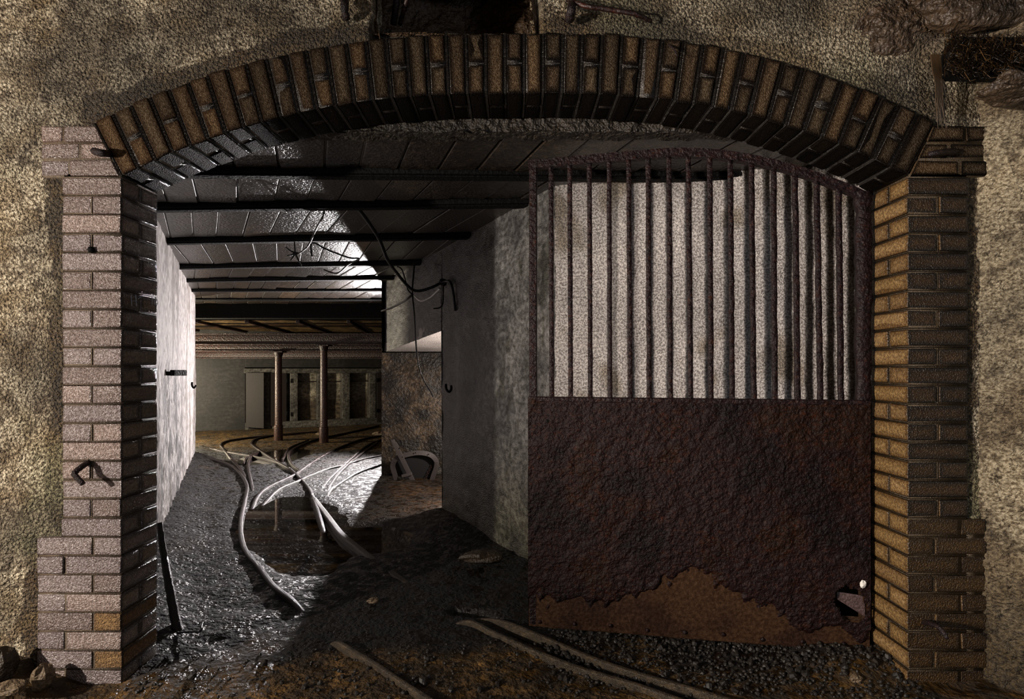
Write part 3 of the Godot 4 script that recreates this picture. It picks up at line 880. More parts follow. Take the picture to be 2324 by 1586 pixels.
func far_room() -> void:
	var w := MB.new()
	w.sheet(60, 40, func(u, v):
		var q := FA.lerp(FB, lerpf(-0.8, 1.7, u)) + Vector3(-0.457, 0, -0.889) * 0.18
		q.y = lerpf(-0.1, 2.0, v)
		return [q + Vector3(0.457, 0, 0.889) * 0.02 * wob(q.x, q.y, q.z, 100.0), Color.WHITE.lerp(lin(0.5, 0.38, 0.24), smoothstep(0.75, 0.4, q.y + 0.15 * wob(q.x, q.y, 3.0, 140.0)) * 0.8)])
	struct("wall_far", w.mesh(), M.far_pale, "pale damp-stained plaster at the back of the recesses in the far room")
	var t := thing("recess_front", "stained concrete frame of cupboard recesses along the far wall", "wall")
	meta(t, "", "", "", "structure")
	var a := MB.new()
	far_slab(a, 300, 557, -0.1, 2.0, -0.28, 0.0)
	part("panel", a.mesh(), M.far_dark, t, "mouldy blank plaster")
	var b := MB.new()
	far_slab(b, 556, 1000, 1.215, 2.0, -0.28, 0.0)
	part("lintel", b.mesh(), M.far_dark, t)
	var l := MB.new()
	far_slab(l, 553, 1000, 1.10, 1.2, -0.28, 0.06)
	part("ledge", l.mesh(), M.far_wall, t, "projecting concrete ledge")
	var s := MB.new()
	far_slab(s, 556, 1000, -0.1, 0.14, -0.28, 0.05)
	part("sill", s.mesh(), M.far_wall, t)
	for q in [[599, 613], [658, 676], [720, 730], [776, 794], [838, 853], [880, 900]]:
		var pm := MB.new()
		far_slab(pm, q[0], q[1], 0.1, 1.13, -0.28, 0.02)
		part("post", pm.mesh(), M.far_wall, t)
	for q in [[676, 720], [730, 776], [794, 838]]:
		var pm := MB.new()
		pm.tube([far_at(q[0], 0.93, -0.1), far_at((q[0] + q[1]) / 2.0, 0.925, -0.1), far_at(q[1], 0.93, -0.1)], 0.012, 0.012, 6)
		part("rod", pm.mesh(), M.iron, t)
	for q in [[557, 597, "rust-brown sheet iron door at the left end of the far recesses", 0.1, 0.18], [612, 650, "rust-brown sheet iron door behind the farther column", 0.06, 0.02], [853, 890, "rust-brown sheet iron door beside the corridor's right wall end", 0.06, 0.06]]:
		var o := thing("iron_door", q[2], "door")
		var dm := MB.new()
		var hx := []
		for i in 8: hx.append(far_at(q[1] if i & 1 else q[0], 1.115 if i & 2 else (0.03 if i & 1 else 0.06), (q[4] if i & 1 else q[3]) + (0.02 if i & 4 else 0.0)))
		dm.hexa(hx, 0.004)
		part("leaf", dm.mesh(), M.door, o)
		for y in [0.3, 0.95]:
			var hm := MB.new()
			var e: float = q[1] if q[0] < 850 else q[0]
			hm.tube([far_at(e, y - 0.04, 0.1), far_at(e, y, 0.1), far_at(e, y + 0.04, 0.1)], 0.016, 0.016, 6)
			part("hinge", hm.mesh(), M.black, o)
	# ceiling and joists
	var c := MB.new()
	c.sheet(60, 40, func(u, v):
		var x := lerpf(-8.5, 1.5, u)
		var d := lerpf(8.92, 14.0, v)
		return [Vector3(x, 1.93 + 0.008 * wob(x, 0.0, d * 0.3, 160.0), -d), Color.WHITE.lerp(lin(0.62, 0.42, 0.24), smoothstep(0.0, 0.35, wob(x * 0.4, 3.0, d, 90.0)) * 0.8)], null, true)
	c.box(Vector3(-8.5, 1.96, -14.0), Vector3(1.5, 2.3, -8.94))
	struct("ceiling_far", c.mesh(), M.ceiling_ochre, "wet ochre and grey ceiling of the far room", "ceiling")
	for k in 9:
		var j := MB.new()
		var x := -6.4 + k * 0.78
		j.bar(Vector3(x, 1.915, -8.9), Vector3(x - 0.7, 1.915, -13.6), Vector3.UP, 0.06, 0.05, 0.006)
		solo("joist", j.mesh(), M.rust_beam, "narrow rusty joist under the far room ceiling", "beam", "joists under the far ceiling", "structure")
	for q in [["broad rusty iron beam carried by the nearer column", 9.34, 1.572, 1.755, 0.13], ["rusty iron beam carried by the farther column, behind the broad one", 9.62, 1.478, 1.6, 0.12], ["dark rusty beam farthest back under the far room ceiling", 10.6, 1.375, 1.52, 0.14]]:
		var bm := MB.new()
		var y0: float = q[2]
		var y1: float = q[3]
		var d: float = q[1]
		var h: float = q[4] / 2
		bm.box(Vector3(-8.0, y0, -d - h), Vector3(1.2, y0 + 0.016, -d + h), 0.003)
		bm.box(Vector3(-8.0, y1 - 0.016, -d - h), Vector3(1.2, y1, -d + h), 0.003)
		bm.box(Vector3(-8.0, y0 + 0.01, -d - 0.01), Vector3(1.2, y1 - 0.01, -d + h * 0.55))
		solo("iron_beam", bm.mesh(), M.rust_beam, q[0], "beam")
	for q in [[632, 9.62, 1.478, "thinner-looking pale rusty cast iron column, the farther of two"], [735, 9.33, 1.572, "cast iron column, the nearer of two, right of the other"]]:
		var p := at(q[0], 838, q[1])
		var o := thing("column", q[3], "column", Vector3(p.x, 0, p.z), "cast iron columns of the far room")
		var h: float = q[2]
		var sh := MB.new()
		sh.lathe([Vector2(0.062, -0.05), Vector2(0.062, 0.2), Vector2(0.058, 0.22), Vector2(0.055, h - 0.12), Vector2(0.055, h - 0.02)])
		part("shaft", sh.mesh(), M.column, o)
		var ba := MB.new()
		ba.lathe([Vector2(0.0, 0.0), Vector2(0.071, -0.05), Vector2(0.071, 0.24), Vector2(0.066, 0.262), Vector2(0.0, 0.27)])
		part("base", ba.mesh(), M.column, o)
		var ca := MB.new()
		ca.lathe([Vector2(0.056, h - 0.1), Vector2(0.075, h - 0.03), Vector2(0.075, h - 0.018)])
		ca.box(Vector3(-0.1, h - 0.02, -0.1), Vector3(0.1, h, 0.1), 0.003)
		part("capital", ca.mesh(), M.rust_beam, o)
	# ends of the far room and the cross gallery
	var e := MB.new()
	e.box(Vector3(-8.2, -0.1, -13.0), Vector3(-7.5, 2.3, -7.0))
	e.box(Vector3(-8.2, -0.1, -7.3), Vector3(-4.6, 2.3, -7.0))
	e.box(Vector3(1.2, -0.1, -14.0), Vector3(1.6, 2.3, -6.6))
	struct("wall_gallery", e.mesh(), M.far_wall, "plain plaster ends of the cross gallery")

# ---------- gate
func gate() -> void:
	var t := thing("iron_gate", "rusty iron gate with upright bars above a solid sheet panel under the arch", "gate", Vector3(0.075, 0.0, -2.6))
	t.rotation.y = -atan2(0.25, 1.365)
	var L := 1.388
	var top := func(s: float) -> float:
		var q := s / L
		return EYE + lerpf(0.928, 0.94, smoothstep(0.0, 0.45, q)) - 0.235 * pow(maxf(0.0, (q - 0.42) / 0.58), 1.9)
	var rough := func(m: MB, a: Vector3, b: Vector3, w: float, amp: float) -> void:
		var pts := []
		var n := 22
		for i in n + 1:
			var q := a.lerp(b, float(i) / n)
			q += Vector3(fine(a.x * 3.0, q.y, 1.0, 900.0), 0, fine(a.x * 3.0, q.y, 5.0, 900.0)) * amp
			pts.append(q)
		var first := m.v.size()
		for i in pts.size():
			var ww: float = w * (1.0 + amp * 55.0 * fine(a.x * 5.0, pts[i].y, 8.0, 1400.0))
			for k in 4: m.p(pts[i] + Vector3(ww * (-0.5 if k == 0 or k == 3 else 0.5), 0, w * (-0.35 if k < 2 else 0.35)))
		for i in pts.size() - 1:
			for k in 4:
				var q := first + i * 4 + k
				var r := first + i * 4 + (k + 1) % 4
				m.quad(q, r, r + 4, q + 4)
	var st := MB.new()
	st.bar(Vector3(0.02, 0.045, 0), Vector3(0.02, top.call(0.0) - 0.002, 0), Vector3(0, 0, 1), 0.034, 0.028, 0.003)
	part("stile", st.mesh(), M.rust, t)
	var hs := MB.new()
	rough.call(hs, Vector3(L - 0.02, 1.03, 0), Vector3(L - 0.02, top.call(L) + 0.01, 0), 0.05, 0.008)
	part("stile", hs.mesh(), M.rust, t, "flaking hinge-side stile")
	var pts := []
	for i in 29: pts.append(Vector3(L * i / 28.0, top.call(L * i / 28.0), 0))
	var tr := MB.new()
	for i in 29:
		for k in 4: tr.p(pts[i] + Vector3(0, 0.003 if k == 1 or k == 2 else -0.034, 0.016 if k < 2 else -0.016))
	for i in 28:
		for k in 4: tr.quad(i * 4 + k, i * 4 + (k + 1) % 4, i * 4 + 4 + (k + 1) % 4, i * 4 + 4 + k)
	part("top_rail", tr.mesh(true), M.rust, t, "bowed top rail")
	for k in 15:
		var s := 0.1046 + k * 0.0840 + rng.randf_range(-0.003, 0.003)
		var b := MB.new()
		rough.call(b, Vector3(s + rng.randf_range(0.0, 0.012) * (k / 14.0), 1.03, 0.004), Vector3(s - 0.004, top.call(s) - 0.018, 0.004), 0.0205, 0.0012 + 0.0022 * minf(1.0, k / 8.0))
		part("bar", b.mesh(), M.rust, t)
	# the sheet panel: crusted above, worn smooth below, torn near the hinge
	var P0 := 0.04
	var P1 := 1.052
	var torn := func(s: float, y: float) -> bool:
		var e := 0.016 * fine(s, y, 3.0, 700.0) + 0.01 * fine(s, y, 9.0, 2200.0)
		return Vector2((s - 1.315 + e) / 0.062, (y - 0.24 + 0.3 * (s - 1.3) + e) / 0.07).length() < 1.0
	var pm := MB.new()
	var edge := func(s: float, y: float) -> float:      # how far above the worn-smooth area
		var sm := 0.10 + 0.17 * exp(-pow((s - 0.70) / 0.24, 2.0)) - 0.045 * smoothstep(0.95, 1.2, s)
		sm += 0.07 * fine(s, y * 0.5, 6.0, 300.0) + 0.05 * nz.get_noise_3d(s * 700.0, y * 700.0, 3.0)
		return y - 0.06 - sm
	var base := func(u: float, v: float) -> Array:
		var s := u * L
		var y := lerpf(P0, P1, v) - (0.0 if v > 0.02 else 0.006 * fine(s, 0, 0, 500.0))
		var col := lin(1.0, 0.94, 0.88).lerp(lin(0.8, 0.74, 0.76), smoothstep(-0.1, 0.3, wob(s, y, 12.0, 130.0)))
		return [Vector3(s, y, 0.012 + 0.003 * wob(s, y, 4.0, 200.0)), col]
	pm.sheet(110, 80, base, func(u, v): return not torn.call(u * L, lerpf(P0, P1, v)), true)
	var cm := MB.new()
	var crust := func(u: float, v: float) -> Array:
		var s := u * L
		var y := lerpf(P0, P1, v)
		var e: float = edge.call(s, y)
		var z: float = 0.011 + smoothstep(-0.012, 0.012, e) * (0.011 + 0.006 * fine(s, y, 1.0, 1100.0) + 0.006 * wob(s, y, 1.0, 500.0))
		var col := lin(0.92, 0.86, 0.86)
		var org := smoothstep(0.05, 0.4, wob(s, y, 7.0, 160.0) + 0.3 * fine(s, y, 17.0, 1500.0) + 0.6 * smoothstep(0.95, 1.3, s) * smoothstep(0.45, 0.8, y))
		col = col.lerp(lin(1.0, 0.76, 0.46) * 1.3, org * 0.85)
		col = col.lerp(lin(0.6, 0.55, 0.62), 0.8 * smoothstep(0.0, 0.3, wob(s, y, 12.0, 130.0)))
		return [Vector3(s, y, z), col]
	cm.sheet(210, 150, crust, func(u, v): return not torn.call(u * L, lerpf(P0, P1, v)) and edge.call(u * L, lerpf(P0, P1, v)) > -0.008, true)
	part("crust", cm.mesh(), M.rust_panel, t, "thick scaly rust crust over the sheet")
	pm.sheet(40, 30, func(u, v): return [Vector3(u * L, lerpf(P0, P1, v), -0.008), Color.WHITE], func(u, v): return not torn.call(u * L, lerpf(P0, P1, v)))
	for e in [[P0, 0.0], [P1, 0.0]]:
		pm.sheet(60, 1, func(u, v): return [Vector3(u * L, e[0], lerpf(-0.008, 0.016, v)), Color.WHITE], null, e[0] < 0.5)
	pm.sheet(1, 10, func(u, v): return [Vector3(0, lerpf(P0, P1, v), lerpf(-0.008, 0.016, u)), Color.WHITE], null, true)
	part("panel", pm.mesh(), M.rust_smooth, t, "smooth brown rusted sheet torn near the hinge")
	var pl := MB.new()
	for q in [[1.268, 0.275, 1.375, 0.235, 0.085]]:
		var hx := []
		for i in 8: hx.append(Vector3(q[2] if i & 1 else q[0], (q[1] + 0.0 if i & 2 else q[1] - 0.03) if not i & 1 else (q[3] + 0.03 if i & 2 else q[3] - 0.055), 0.006 if i & 4 else -0.004))
		pl.hexa(hx, 0.003)
	part("plate", pl.mesh(), M.plate, t, "loose purple-grey scale plate behind the tear")
	var mr := MB.new()
	rough.call(mr, Vector3(0, 1.05, 0), Vector3(L, 1.046, 0), 0.022, 0.0)
	mr.bar(Vector3(0.0, 1.048, 0.004), Vector3(L, 1.045, 0.004), Vector3(0, 1, 0), 0.04, 0.022, 0.004)
	part("middle_rail", mr.mesh(), M.rust, t)
	for k in 9:
		var rv := MB.new()
		rv.blob(Vector3(0.05 + k * 0.155, 0.062 + 0.004 * (k % 3), 0.016), Vector3(0.009, 0.009, 0.007), nz, 0.1, 8, 5)
		part("rivet", rv.mesh(), M.rust, t)
	for k in 5:
		var rv := MB.new()
		rv.blob(Vector3(1.372, 0.18 + k * 0.075, 0.02), Vector3(0.01, 0.01, 0.008), nz, 0.1, 8, 5)
		part("rivet", rv.mesh(), M.rust, t)
	var bo := MB.new()
	bo.blob(Vector3(0.085, 0.95, 0.018), Vector3(0.011, 0.011, 0.01), nz, 0.2, 8, 5)
	part("bolt", bo.mesh(), M.black, t)
	var fl := MB.new()
	fl.blob(Vector3.ZERO, Vector3(0.014, 0.016, 0.006), nz, 0.7, 7, 5)
	var fo := solo("plaster_flake", fl.mesh(true), M.white_wire, "small cream plaster flake caught in the tear of the gate panel", "flake")
	fo.position = at(1958, 1325, 2.325)

# ---------- small things
func stick(called: String, pts: Array, r0: float, r1: float, mat: Material, label: String, cat: String, sides := 7, wb := 0.08, group := "") -> MeshInstance3D:
	var m := MB.new()
	m.tube(smooth(pts, 5), r0, r1, sides, Color.WHITE, wb)
	return solo(called, m.mesh(), mat, label, cat, group)

func small_things() -> void:
	# iron let into the front wall
	stick("iron_stub", [at(214, 343, 2.12), at(230, 347, 2.1), at(247, 349, 2.15)], 0.014, 0.013, M.iron, "short rusted iron stub at the left springing of the arch", "stub")
	stick("iron_hook", [at(203, 1048, 2.17), at(190, 1056, 2.12), at(170, 1072, 2.09), at(172, 1080, 2.085), at(189, 1098, 2.08)], 0.011, 0.009, M.iron, "bent black iron hook sticking out of the left pillar", "hook")
	stick("iron_peg", [at(207, 566, 2.18), at(207, 567, 2.14)], 0.012, 0.012, M.black, "broken peg in a hole high on the left pillar", "peg")
	stick("iron_pin", [at(2106, 351, 2.11), at(2130, 346, 2.1), at(2165, 344, 2.14)], 0.009, 0.013, M.iron, "rusted pin lying in the joint at the right springing", "pin")
	stick("bent_spike", [at(2096, 1412, 2.16), at(2115, 1416, 2.07), at(2134, 1426, 2.02), at(2150, 1450, 2.0)], 0.011, 0.007, M.iron, "bent rusty spike low on the right pillar", "spike")
	stick("iron_stub", [at(783, 0, 2.13), at(782, 20, 2.11), at(786, 42, 2.14)], 0.016, 0.014, M.iron, "upright iron stub in the plaster left of the top recess", "stub")
	stick("iron_stub", [at(1298, 8, 2.14), at(1296, 25, 2.1), at(1292, 44, 2.14)], 0.016, 0.018, M.iron, "dark iron stub in the plaster right of the top recess", "stub")
	stick("pipe", [at(908, -60, 2.2), at(899, 10, 2.24), at(893, 54, 2.3)], 0.013, 0.013, M.iron, "thicker dark pipe dropping into the recess over the arch", "pipe")
	stick("pipe", [at(936, -50, 2.2), at(921, 8, 2.24), at(907, 56, 2.3)], 0.009, 0.009, M.rust_beam, "thinner rusty pipe slanting beside the dark one in the recess", "pipe")
	stick("rebar", [at(1288, -2, 2.14), at(1330, 14, 2.1), at(1380, 22, 2.1), at(1440, 32, 2.1), at(1478, 48, 2.14)], 0.009, 0.008, M.rust_beam, "rusty bent rod crossing the plaster above the arch crown", "rod")
	stick("nail", [at(1518, 102, 2.15), at(1530, 112, 2.12), at(1537, 128, 2.11)], 0.004, 0.003, M.iron, "bent nail at the top of the arch right of the crown", "nail")
	# chalk marks on the left reveal
	var ck := thing("chalk_marks", "faint chalk strokes and a figure ten on the shaded left reveal", "chalk")
	var cz := func(px: float, y: float) -> Vector3:
		var d := lerpf(2.15, 2.37, (px - 275.0) / 85.0)
		return Vector3(XL + 0.0035, EYE + (838.0 - y) / F * d, -d)
	var lines := [[[294, 672], [296, 694]], [[296, 683], [306, 683]], [[305, 670], [306, 694]], [[311, 672], [319, 671], [311, 678]], [[344, 673], [344, 691]], [[353, 676], [357, 680], [358, 688], [355, 695], [350, 690], [351, 680], [353, 676]]]
	for l in lines:
		var m := MB.new()
		var pp := []
		for q in l: pp.append(cz.call(q[0], q[1]))
		m.tube(pp, 0.0016, 0.0016, 4)
		part("stroke", m.mesh(), M.chalk, ck)
	# left corridor wall
	var br := thing("iron_bracket", "black iron bracket with a plate end on the whitewashed left wall", "bracket")
	var b1 := MB.new()
	b1.bar(at(360, 846, 4.45), at(392, 848, 4.45), Vector3.UP, 0.035, 0.03, 0.004)
	part("arm", b1.mesh(), M.black, br)
	var b2 := MB.new()
	b2.bar(at(390, 846, 4.45), at(420, 846, 4.6), Vector3.UP, 0.04, 0.045, 0.005)
	part("plate", b2.mesh(), M.black, br)
	stick("wall_hook", [at(436, 868, 6.3), at(436, 875, 6.28), at(440, 880, 6.26), at(445, 874, 6.26)], 0.012, 0.01, M.black, "small black hook on the whitewashed left wall", "hook")
	stick("wall_hook", [at(1012, 873, 4.4), at(1013, 883, 4.35), at(1019, 889, 4.32), at(1024, 884, 4.32), at(1024, 876, 4.36)], 0.01, 0.009, M.black, "small black hook on the grey right wall beside the side doorway", "hook")
	stick("iron_pole", [at(362, 1186, 2.75), at(372, 1260, 2.72), at(384, 1330, 2.66), at(397, 1400, 2.62), at(408, 1446, 2.58)], 0.013, 0.024, M.iron, "dark iron pole leaning in the corner behind the left jamb", "pole")
	stick("wire", [ground(402, 1436, 0.03), ground(430, 1434, 0.04), ground(454, 1433, 0.05), ground(457, 1422, 0.06), ground(460, 1412, 0.05)], 0.004, 0.004, M.cable, "bent piece of wire lying at the foot of the leaning pole", "wire")
	# cables on the right
	stick("cable", [at(800, 458, 3.42), at(830, 495, 3.6), at(862, 545, 3.85), at(880, 590, 4.05), at(905, 625, 4.3), at(930, 653, 4.45), at(952, 660, 4.5), at(985, 650, 4.55), at(1003, 641, 4.6), at(1021, 640, 4.5), at(1029, 668, 4.47), at(1033, 705, 4.45)], 0.012, 0.011, M.cable, "thick black cable sagging from the ceiling to the right wall hook", "cable")
	stick("cable", [at(941, 594, 5.0), at(937, 640, 4.9), at(936, 668, 4.85), at(940, 710, 4.8), at(943, 760, 4.8), at(946, 800, 4.8), at(953, 840, 4.85), at(966, 870, 4.9), at(977, 888, 4.9), at(984, 902, 4.9)], 0.008, 0.006, M.cable, "long thin cable hanging straight down past the side doorway", "cable")
	stick("cable", [at(936, 668, 4.85), at(921, 681, 4.9), at(900, 693, 5.2), at(882, 701, 5.6), at(866, 706, 5.9)], 0.009, 0.009, M.cable, "twisted cable running from the knot to the wall end", "cable")
	stick("cable", [at(902, 605, 4.6), at(912, 612, 4.65), at(921, 640, 4.75), at(926, 658, 4.8), at(936, 668, 4.84)], 0.006, 0.006, M.cable, "short thin cable looping above the knot of cables", "cable")
	stick("white_wire", [at(940, 671, 4.84), at(955, 683, 4.75), at(975, 676, 4.7), at(985, 668, 4.66), at(998, 655, 4.6)], 0.006, 0.009, M.white_wire, "bare white stretch of wire at the knot of cables", "wire")
	stick("bent_rod", [at(1006, 640, 4.6), at(1006, 665, 4.58), at(1005, 688, 4.5), at(998, 698, 4.45), at(984, 700, 4.4)], 0.006, 0.005, M.rust_beam, "rusty bent rod hanging below the cable hook", "rod")
	var kn := MB.new()
	kn.blob(Vector3.ZERO, Vector3(0.035, 0.03, 0.03), nz, 0.5)
	var ko := solo("cable_clamp", kn.mesh(), M.cable, "dark clamp holding the cable on the right wall", "clamp")
	ko.position = at(1004, 640, 4.62)
	# wires under the ceiling
	stick("wire", [at(737, 466, 3.5), at(733, 490, 3.55), at(717, 520, 3.7), at(700, 556, 3.85), at(680, 574, 3.95), at(672, 578, 4.0)], 0.006, 0.005, M.cable, "loose wire hanging from the second ceiling beam", "wire")
	stick("wire", [at(708, 582, 4.0), at(706, 556, 4.0), at(716, 552, 4.0), at(740, 565, 4.05), at(790, 584, 4.15), at(815, 587, 4.2), at(790, 600, 4.3), at(765, 620, 4.4), at(735, 612, 4.45)], 0.006, 0.006, M.cable, "tangled wire loop hanging right of the wire star", "wire")
	var star := MB.new()
	for q in [[648, 560], [652, 580], [690, 571], [684, 602], [668, 548], [660, 590]]:
		star.tube([at(670, 574, 4.0), at((q[0] + 670) / 2.0, (q[1] + 574) / 2.0 + 2, 4.0), at(q[0], q[1], 3.98)], 0.007, 0.004, 5)
	solo("wire_star", star.mesh(), M.cable, "splayed knot of wire ends hanging under the ceiling", "wire")
	# iron frame with lever and chain
	var fr := thing("lever_stand", "arched flat iron stand with a slanting lever, leaning on the stained wall", "lever")
	var z := func(x: float, y: float, d := 6.2) -> Vector3: return at(870 + x * 0.0946, 980 + y * 0.0946, d + (y - 1350) * 0.00018)
	var arc := []
	for q in [[370, 1400], [320, 1180], [270, 1000], [225, 800], [330, 630], [600, 540], [870, 500], [1130, 550], [1270, 690], [1270, 850], [1200, 1050], [1130, 1290]]: arc.append(z.call(q[0], q[1]))
	arc = smooth(arc, 4)
	var am := MB.new()
	var fd := Vector3(0, 0.15, 1).normalized()
	var first := 0
	for i in arc.size():
		var d: Vector3 = (arc[mini(i + 1, arc.size() - 1)] - arc[maxi(i - 1, 0)]).normalized()
		var sd := d.cross(fd).normalized()
		for k in 4: am.p(arc[i] + sd * (0.024 if k == 0 or k == 3 else -0.024) + fd * (0.012 if k < 2 else -0.012))
	for i in arc.size() - 1:
		for k in 4:
			var q := i * 4 + k
			var r := i * 4 + (k + 1) % 4
			am.quad(q, r, r + 4, q + 4)
	part("arch", am.mesh(true), M.frame_iron, fr)
	var bk := MB.new()
	var pr := []
	for i in range(8, arc.size() - 2): pr.append(arc[i] + fd * -0.05)
	var cm := bk.p(z.call(760, 1240, 6.27))
	for i in pr.size(): bk.p(pr[i])
	for i in pr.size() - 1: bk.tri(cm, cm + 1 + i, cm + 2 + i)
	var m2 := bk.v.size()
	for i in m2: bk.p(bk.v[i] + fd * -0.012)
	for i in pr.size() - 1:
		bk.tri(m2, m2 + 2 + i, m2 + 1 + i)
		bk.quad(1 + i, m2 + 1 + i, m2 + 2 + i, 2 + i)
	part("back_sheet", bk.mesh(true), M.sheet_black, fr, "plain black sheet behind the arch")
	var lv := MB.new()
	lv.bar(z.call(260, 260, 6.17), z.call(740, 1240, 6.17), fd, 0.05, 0.014, 0.003)
	lv.bar(z.call(215, 190, 6.17), z.call(265, 270, 6.17), fd, 0.035, 0.012, 0.003)
	part("lever", lv.mesh(), M.frame_iron, fr)
	var cb := MB.new()
	cb.bar(z.call(440, 1065, 6.15), z.call(690, 1000, 6.15), fd, 0.032, 0.014, 0.003)
	part("crosspiece", cb.mesh(), M.frame_iron, fr)
	for q in [[455, 600], [770, 500], [1085, 540], [380, 395]]:
		var hm := MB.new()
		hm.blob(z.call(q[0], q[1], 6.165), Vector3(0.007, 0.007, 0.005), nz, 0.0, 8, 4)
		part("bolt", hm.mesh(), M.black, fr)
	var ch := thing("chain", "thin rusty chain hanging inside the arched lever stand", "chain")
	for k in 11:
		var q := Vector2(1190, 740).lerp(Vector2(1000, 1120), k / 10.0)
		var o: Vector3 = z.call(q.x, q.y, 6.24)
		var lm := MB.new()
		var ring := []
		for i in 9: ring.append(o + Vector3(0.008 * cos(TAU * i / 8.0), 0.013 * sin(TAU * i / 8.0), 0.008 * cos(TAU * i / 8.0) * (1.0 if k % 2 else -1.0)))
		lm.tube(ring, 0.0028, 0.0028, 5)
		part("link", lm.mesh(), M.rust_beam, ch)
	# stones
	var st := [
		[1090, 1263, 0.125, 0.035, 0.07, "flat grey stone on the wet floor below the right wall", 0.085],
		[975, 1150, 0.03, 0.015, 0.02, "small pale chip on the dirt by the side doorway", 0.01],
		[958, 1150, 0.03, 0.015, 0.02, "dark chip beside the pale one by the side doorway", 0.01],
		[997, 1158, 0.06, 0.03, 0.05, "dark lump against the corner of the right wall", 0.02],
		[97, 1538, 0.028, 0.05, 0.04, "upright pale stone between the left plaster and the pillar foot", 0.08],
		[22, 1560, 0.05, 0.022, 0.04, "long grey stone leaning at the lower left edge", 0.1],
		[2, 1515, 0.04, 0.07, 0.06, "big mossy boulder cut by the left edge", 0.12],
		[1941, 1540, 0.022, 0.018, 0.02, "ochre pebble in the rubble at the foot of the right jamb", 0.03],
		[1938, 1520, 0.02, 0.014, 0.015, "pale pebble just behind the ochre one at the right jamb", 0.03],
		[846, 1362, 0.028, 0.012, 0.03, "pale flake of stone in the puddled mud left of the rails", 0.035],
		[725, 985, 0.07, 0.03, 0.04, "small block on the far room floor between the two columns", 0.02],
		[860, 985, 0.12, 0.05, 0.06, "heap of rubble on the far floor by the wall end", 0.02],
	]
	for s in st:
		var sm: Material = M.stone_dark if "wet floor" in s[5] or "dark" in s[5] or "mossy" in s[5] else M.stone
		var m := MB.new()
		m.blob(Vector3.ZERO, Vector3(s[2], s[3], s[4]), nf, 0.5, 12, 8)
		var o := solo("stone", m.mesh(true), sm, s[5], "stone")
		o.position = ground(s[0], s[1], s[6])
	# rubble below the gate: more than anyone could count
	var gm := MB.new()
	gm.blob(Vector3.ZERO, Vector3(1.0, 0.7, 0.9), nf, 0.6, 6, 4)
	var mm := MultiMesh.new()
	mm.transform_format = MultiMesh.TRANSFORM_3D
	mm.mesh = gm.mesh(true)
	mm.instance_count = 2600
	for k in 2600:
		var x := rng.randf_range(0.15, 1.5)
		var d := rng.randf_range(2.17, 2.7) - 0.13 * (x - 0.15) / 1.3
		if k > 1900:
			x = rng.randf_range(-1.4, 1.4); d = rng.randf_range(2.0, 2.5) + 0.1 * x
		var s := rng.randf_range(0.003, 0.011) * (1.0 if rng.randf() < 0.93 else 1.8)
		var b := Basis.from_euler(Vector3(rng.randf() * TAU, rng.randf() * TAU, rng.randf() * TAU)).scaled(Vector3.ONE * s)
		mm.set_instance_transform(k, Transform3D(b, Vector3(x, floor_h(x, d) + s * 0.3, -d)))
	var gi := MultiMeshInstance3D.new()
	gi.name = "gravel"; gi.multimesh = mm; gi.material_override = M.gravel
	add_child(gi)
	meta(gi, "loose dark rubble and gravel strewn under the gate and in front of it", "gravel", "", "stuff")
	# the root-hung beam at the upper right
	var tb := MB.new()
	tb.bar(at(2138, 128, 2.14), at(2800, 136, 1.95), Vector3.UP, 0.1, 0.1, 0.01)
	tb.bar(at(2140, 172, 2.08), at(2800, 182, 1.88), Vector3.UP, 0.06, 0.014, 0.003)
	solo("timber_beam", tb.mesh(), M.black, "black rotten beam end overgrown with roots at the upper right", "beam")
	var rt := MB.new()
	for k in 1500:
		var px := rng.randf_range(2142, 2400)
		var py := rng.randf_range(84, 165)
		var d := 2.055 - 0.17 * (px - 2140) / 320.0 + rng.randf_range(-0.03, 0.03)
		var a := at(px, py, d)
		var w := rng.randf_range(-0.03, 0.03)
		var up := rng.randf_range(-0.045, 0.03)
		var tone := lin(0.16, 0.12, 0.08).lerp(lin(0.62, 0.53, 0.4), pow(rng.randf(), 5.0))
		rt.tube([a, a + Vector3(w * 0.5, up * 0.9, 0.014), a + Vector3(w, up * 0.6 - 0.012, 0.024)], 0.0015, 0.0008, 3, tone)
	solo("roots", rt.mesh(), M.root, "matted black roots hanging over the rotten beam", "roots", "", "stuff")
	var hr := MB.new()
	for k in 90:
		var x := rng.randf_range(2112, 2134)
		var e := rng.randf_range(190, 292)
		var xe := 2138 + rng.randf_range(-12, 12)
		hr.tube([at(x, 124, 2.1), at(x + 4, 160, 2.09), at(lerpf(x, xe, 0.6), lerpf(130, e, 0.65), 2.09), at(xe, e, 2.1)], 0.0022, 0.0009, 3)
	solo("root_strand", hr.mesh(), M.root_light, "brown strand of rootlets hanging down the plaster at the upper right", "roots")
	var ro := MB.new()
	ro.blob(at(2270, -10, 2.1), Vector3(0.3, 0.13, 0.12), nz, 0.55, 90, 50, Color.WHITE, 38.0)
	ro.blob(at(2040, 60, 2.17), Vector3(0.17, 0.1, 0.06), nz, 0.6, 70, 40, Color.WHITE, 38.0)
	solo("rock_outcrop", ro.mesh(true), M.rock, "bare brown rock jutting above the root-grown beam", "rock", "", "structure")
	var r2 := MB.new()
	r2.blob(at(2310, 205, 1.98), Vector3(0.12, 0.045, 0.07), nz, 0.6, 40, 24, Color.WHITE, 38.0)
	solo("rock_ledge", r2.mesh(true), M.rock, "brown stone ledge just under the root-grown beam", "rock")

func omni(called: String, p: Vector3, e: float, col: Color, size := 0.06) -> void:
	var l := OmniLight3D.new()
	l.name = called; l.position = p; l.light_energy = e; l.light_color = col; l.light_size = size
	l.omni_range = 40.0; l.omni_attenuation = 2.0; l.shadow_enabled = true
	add_child(l)

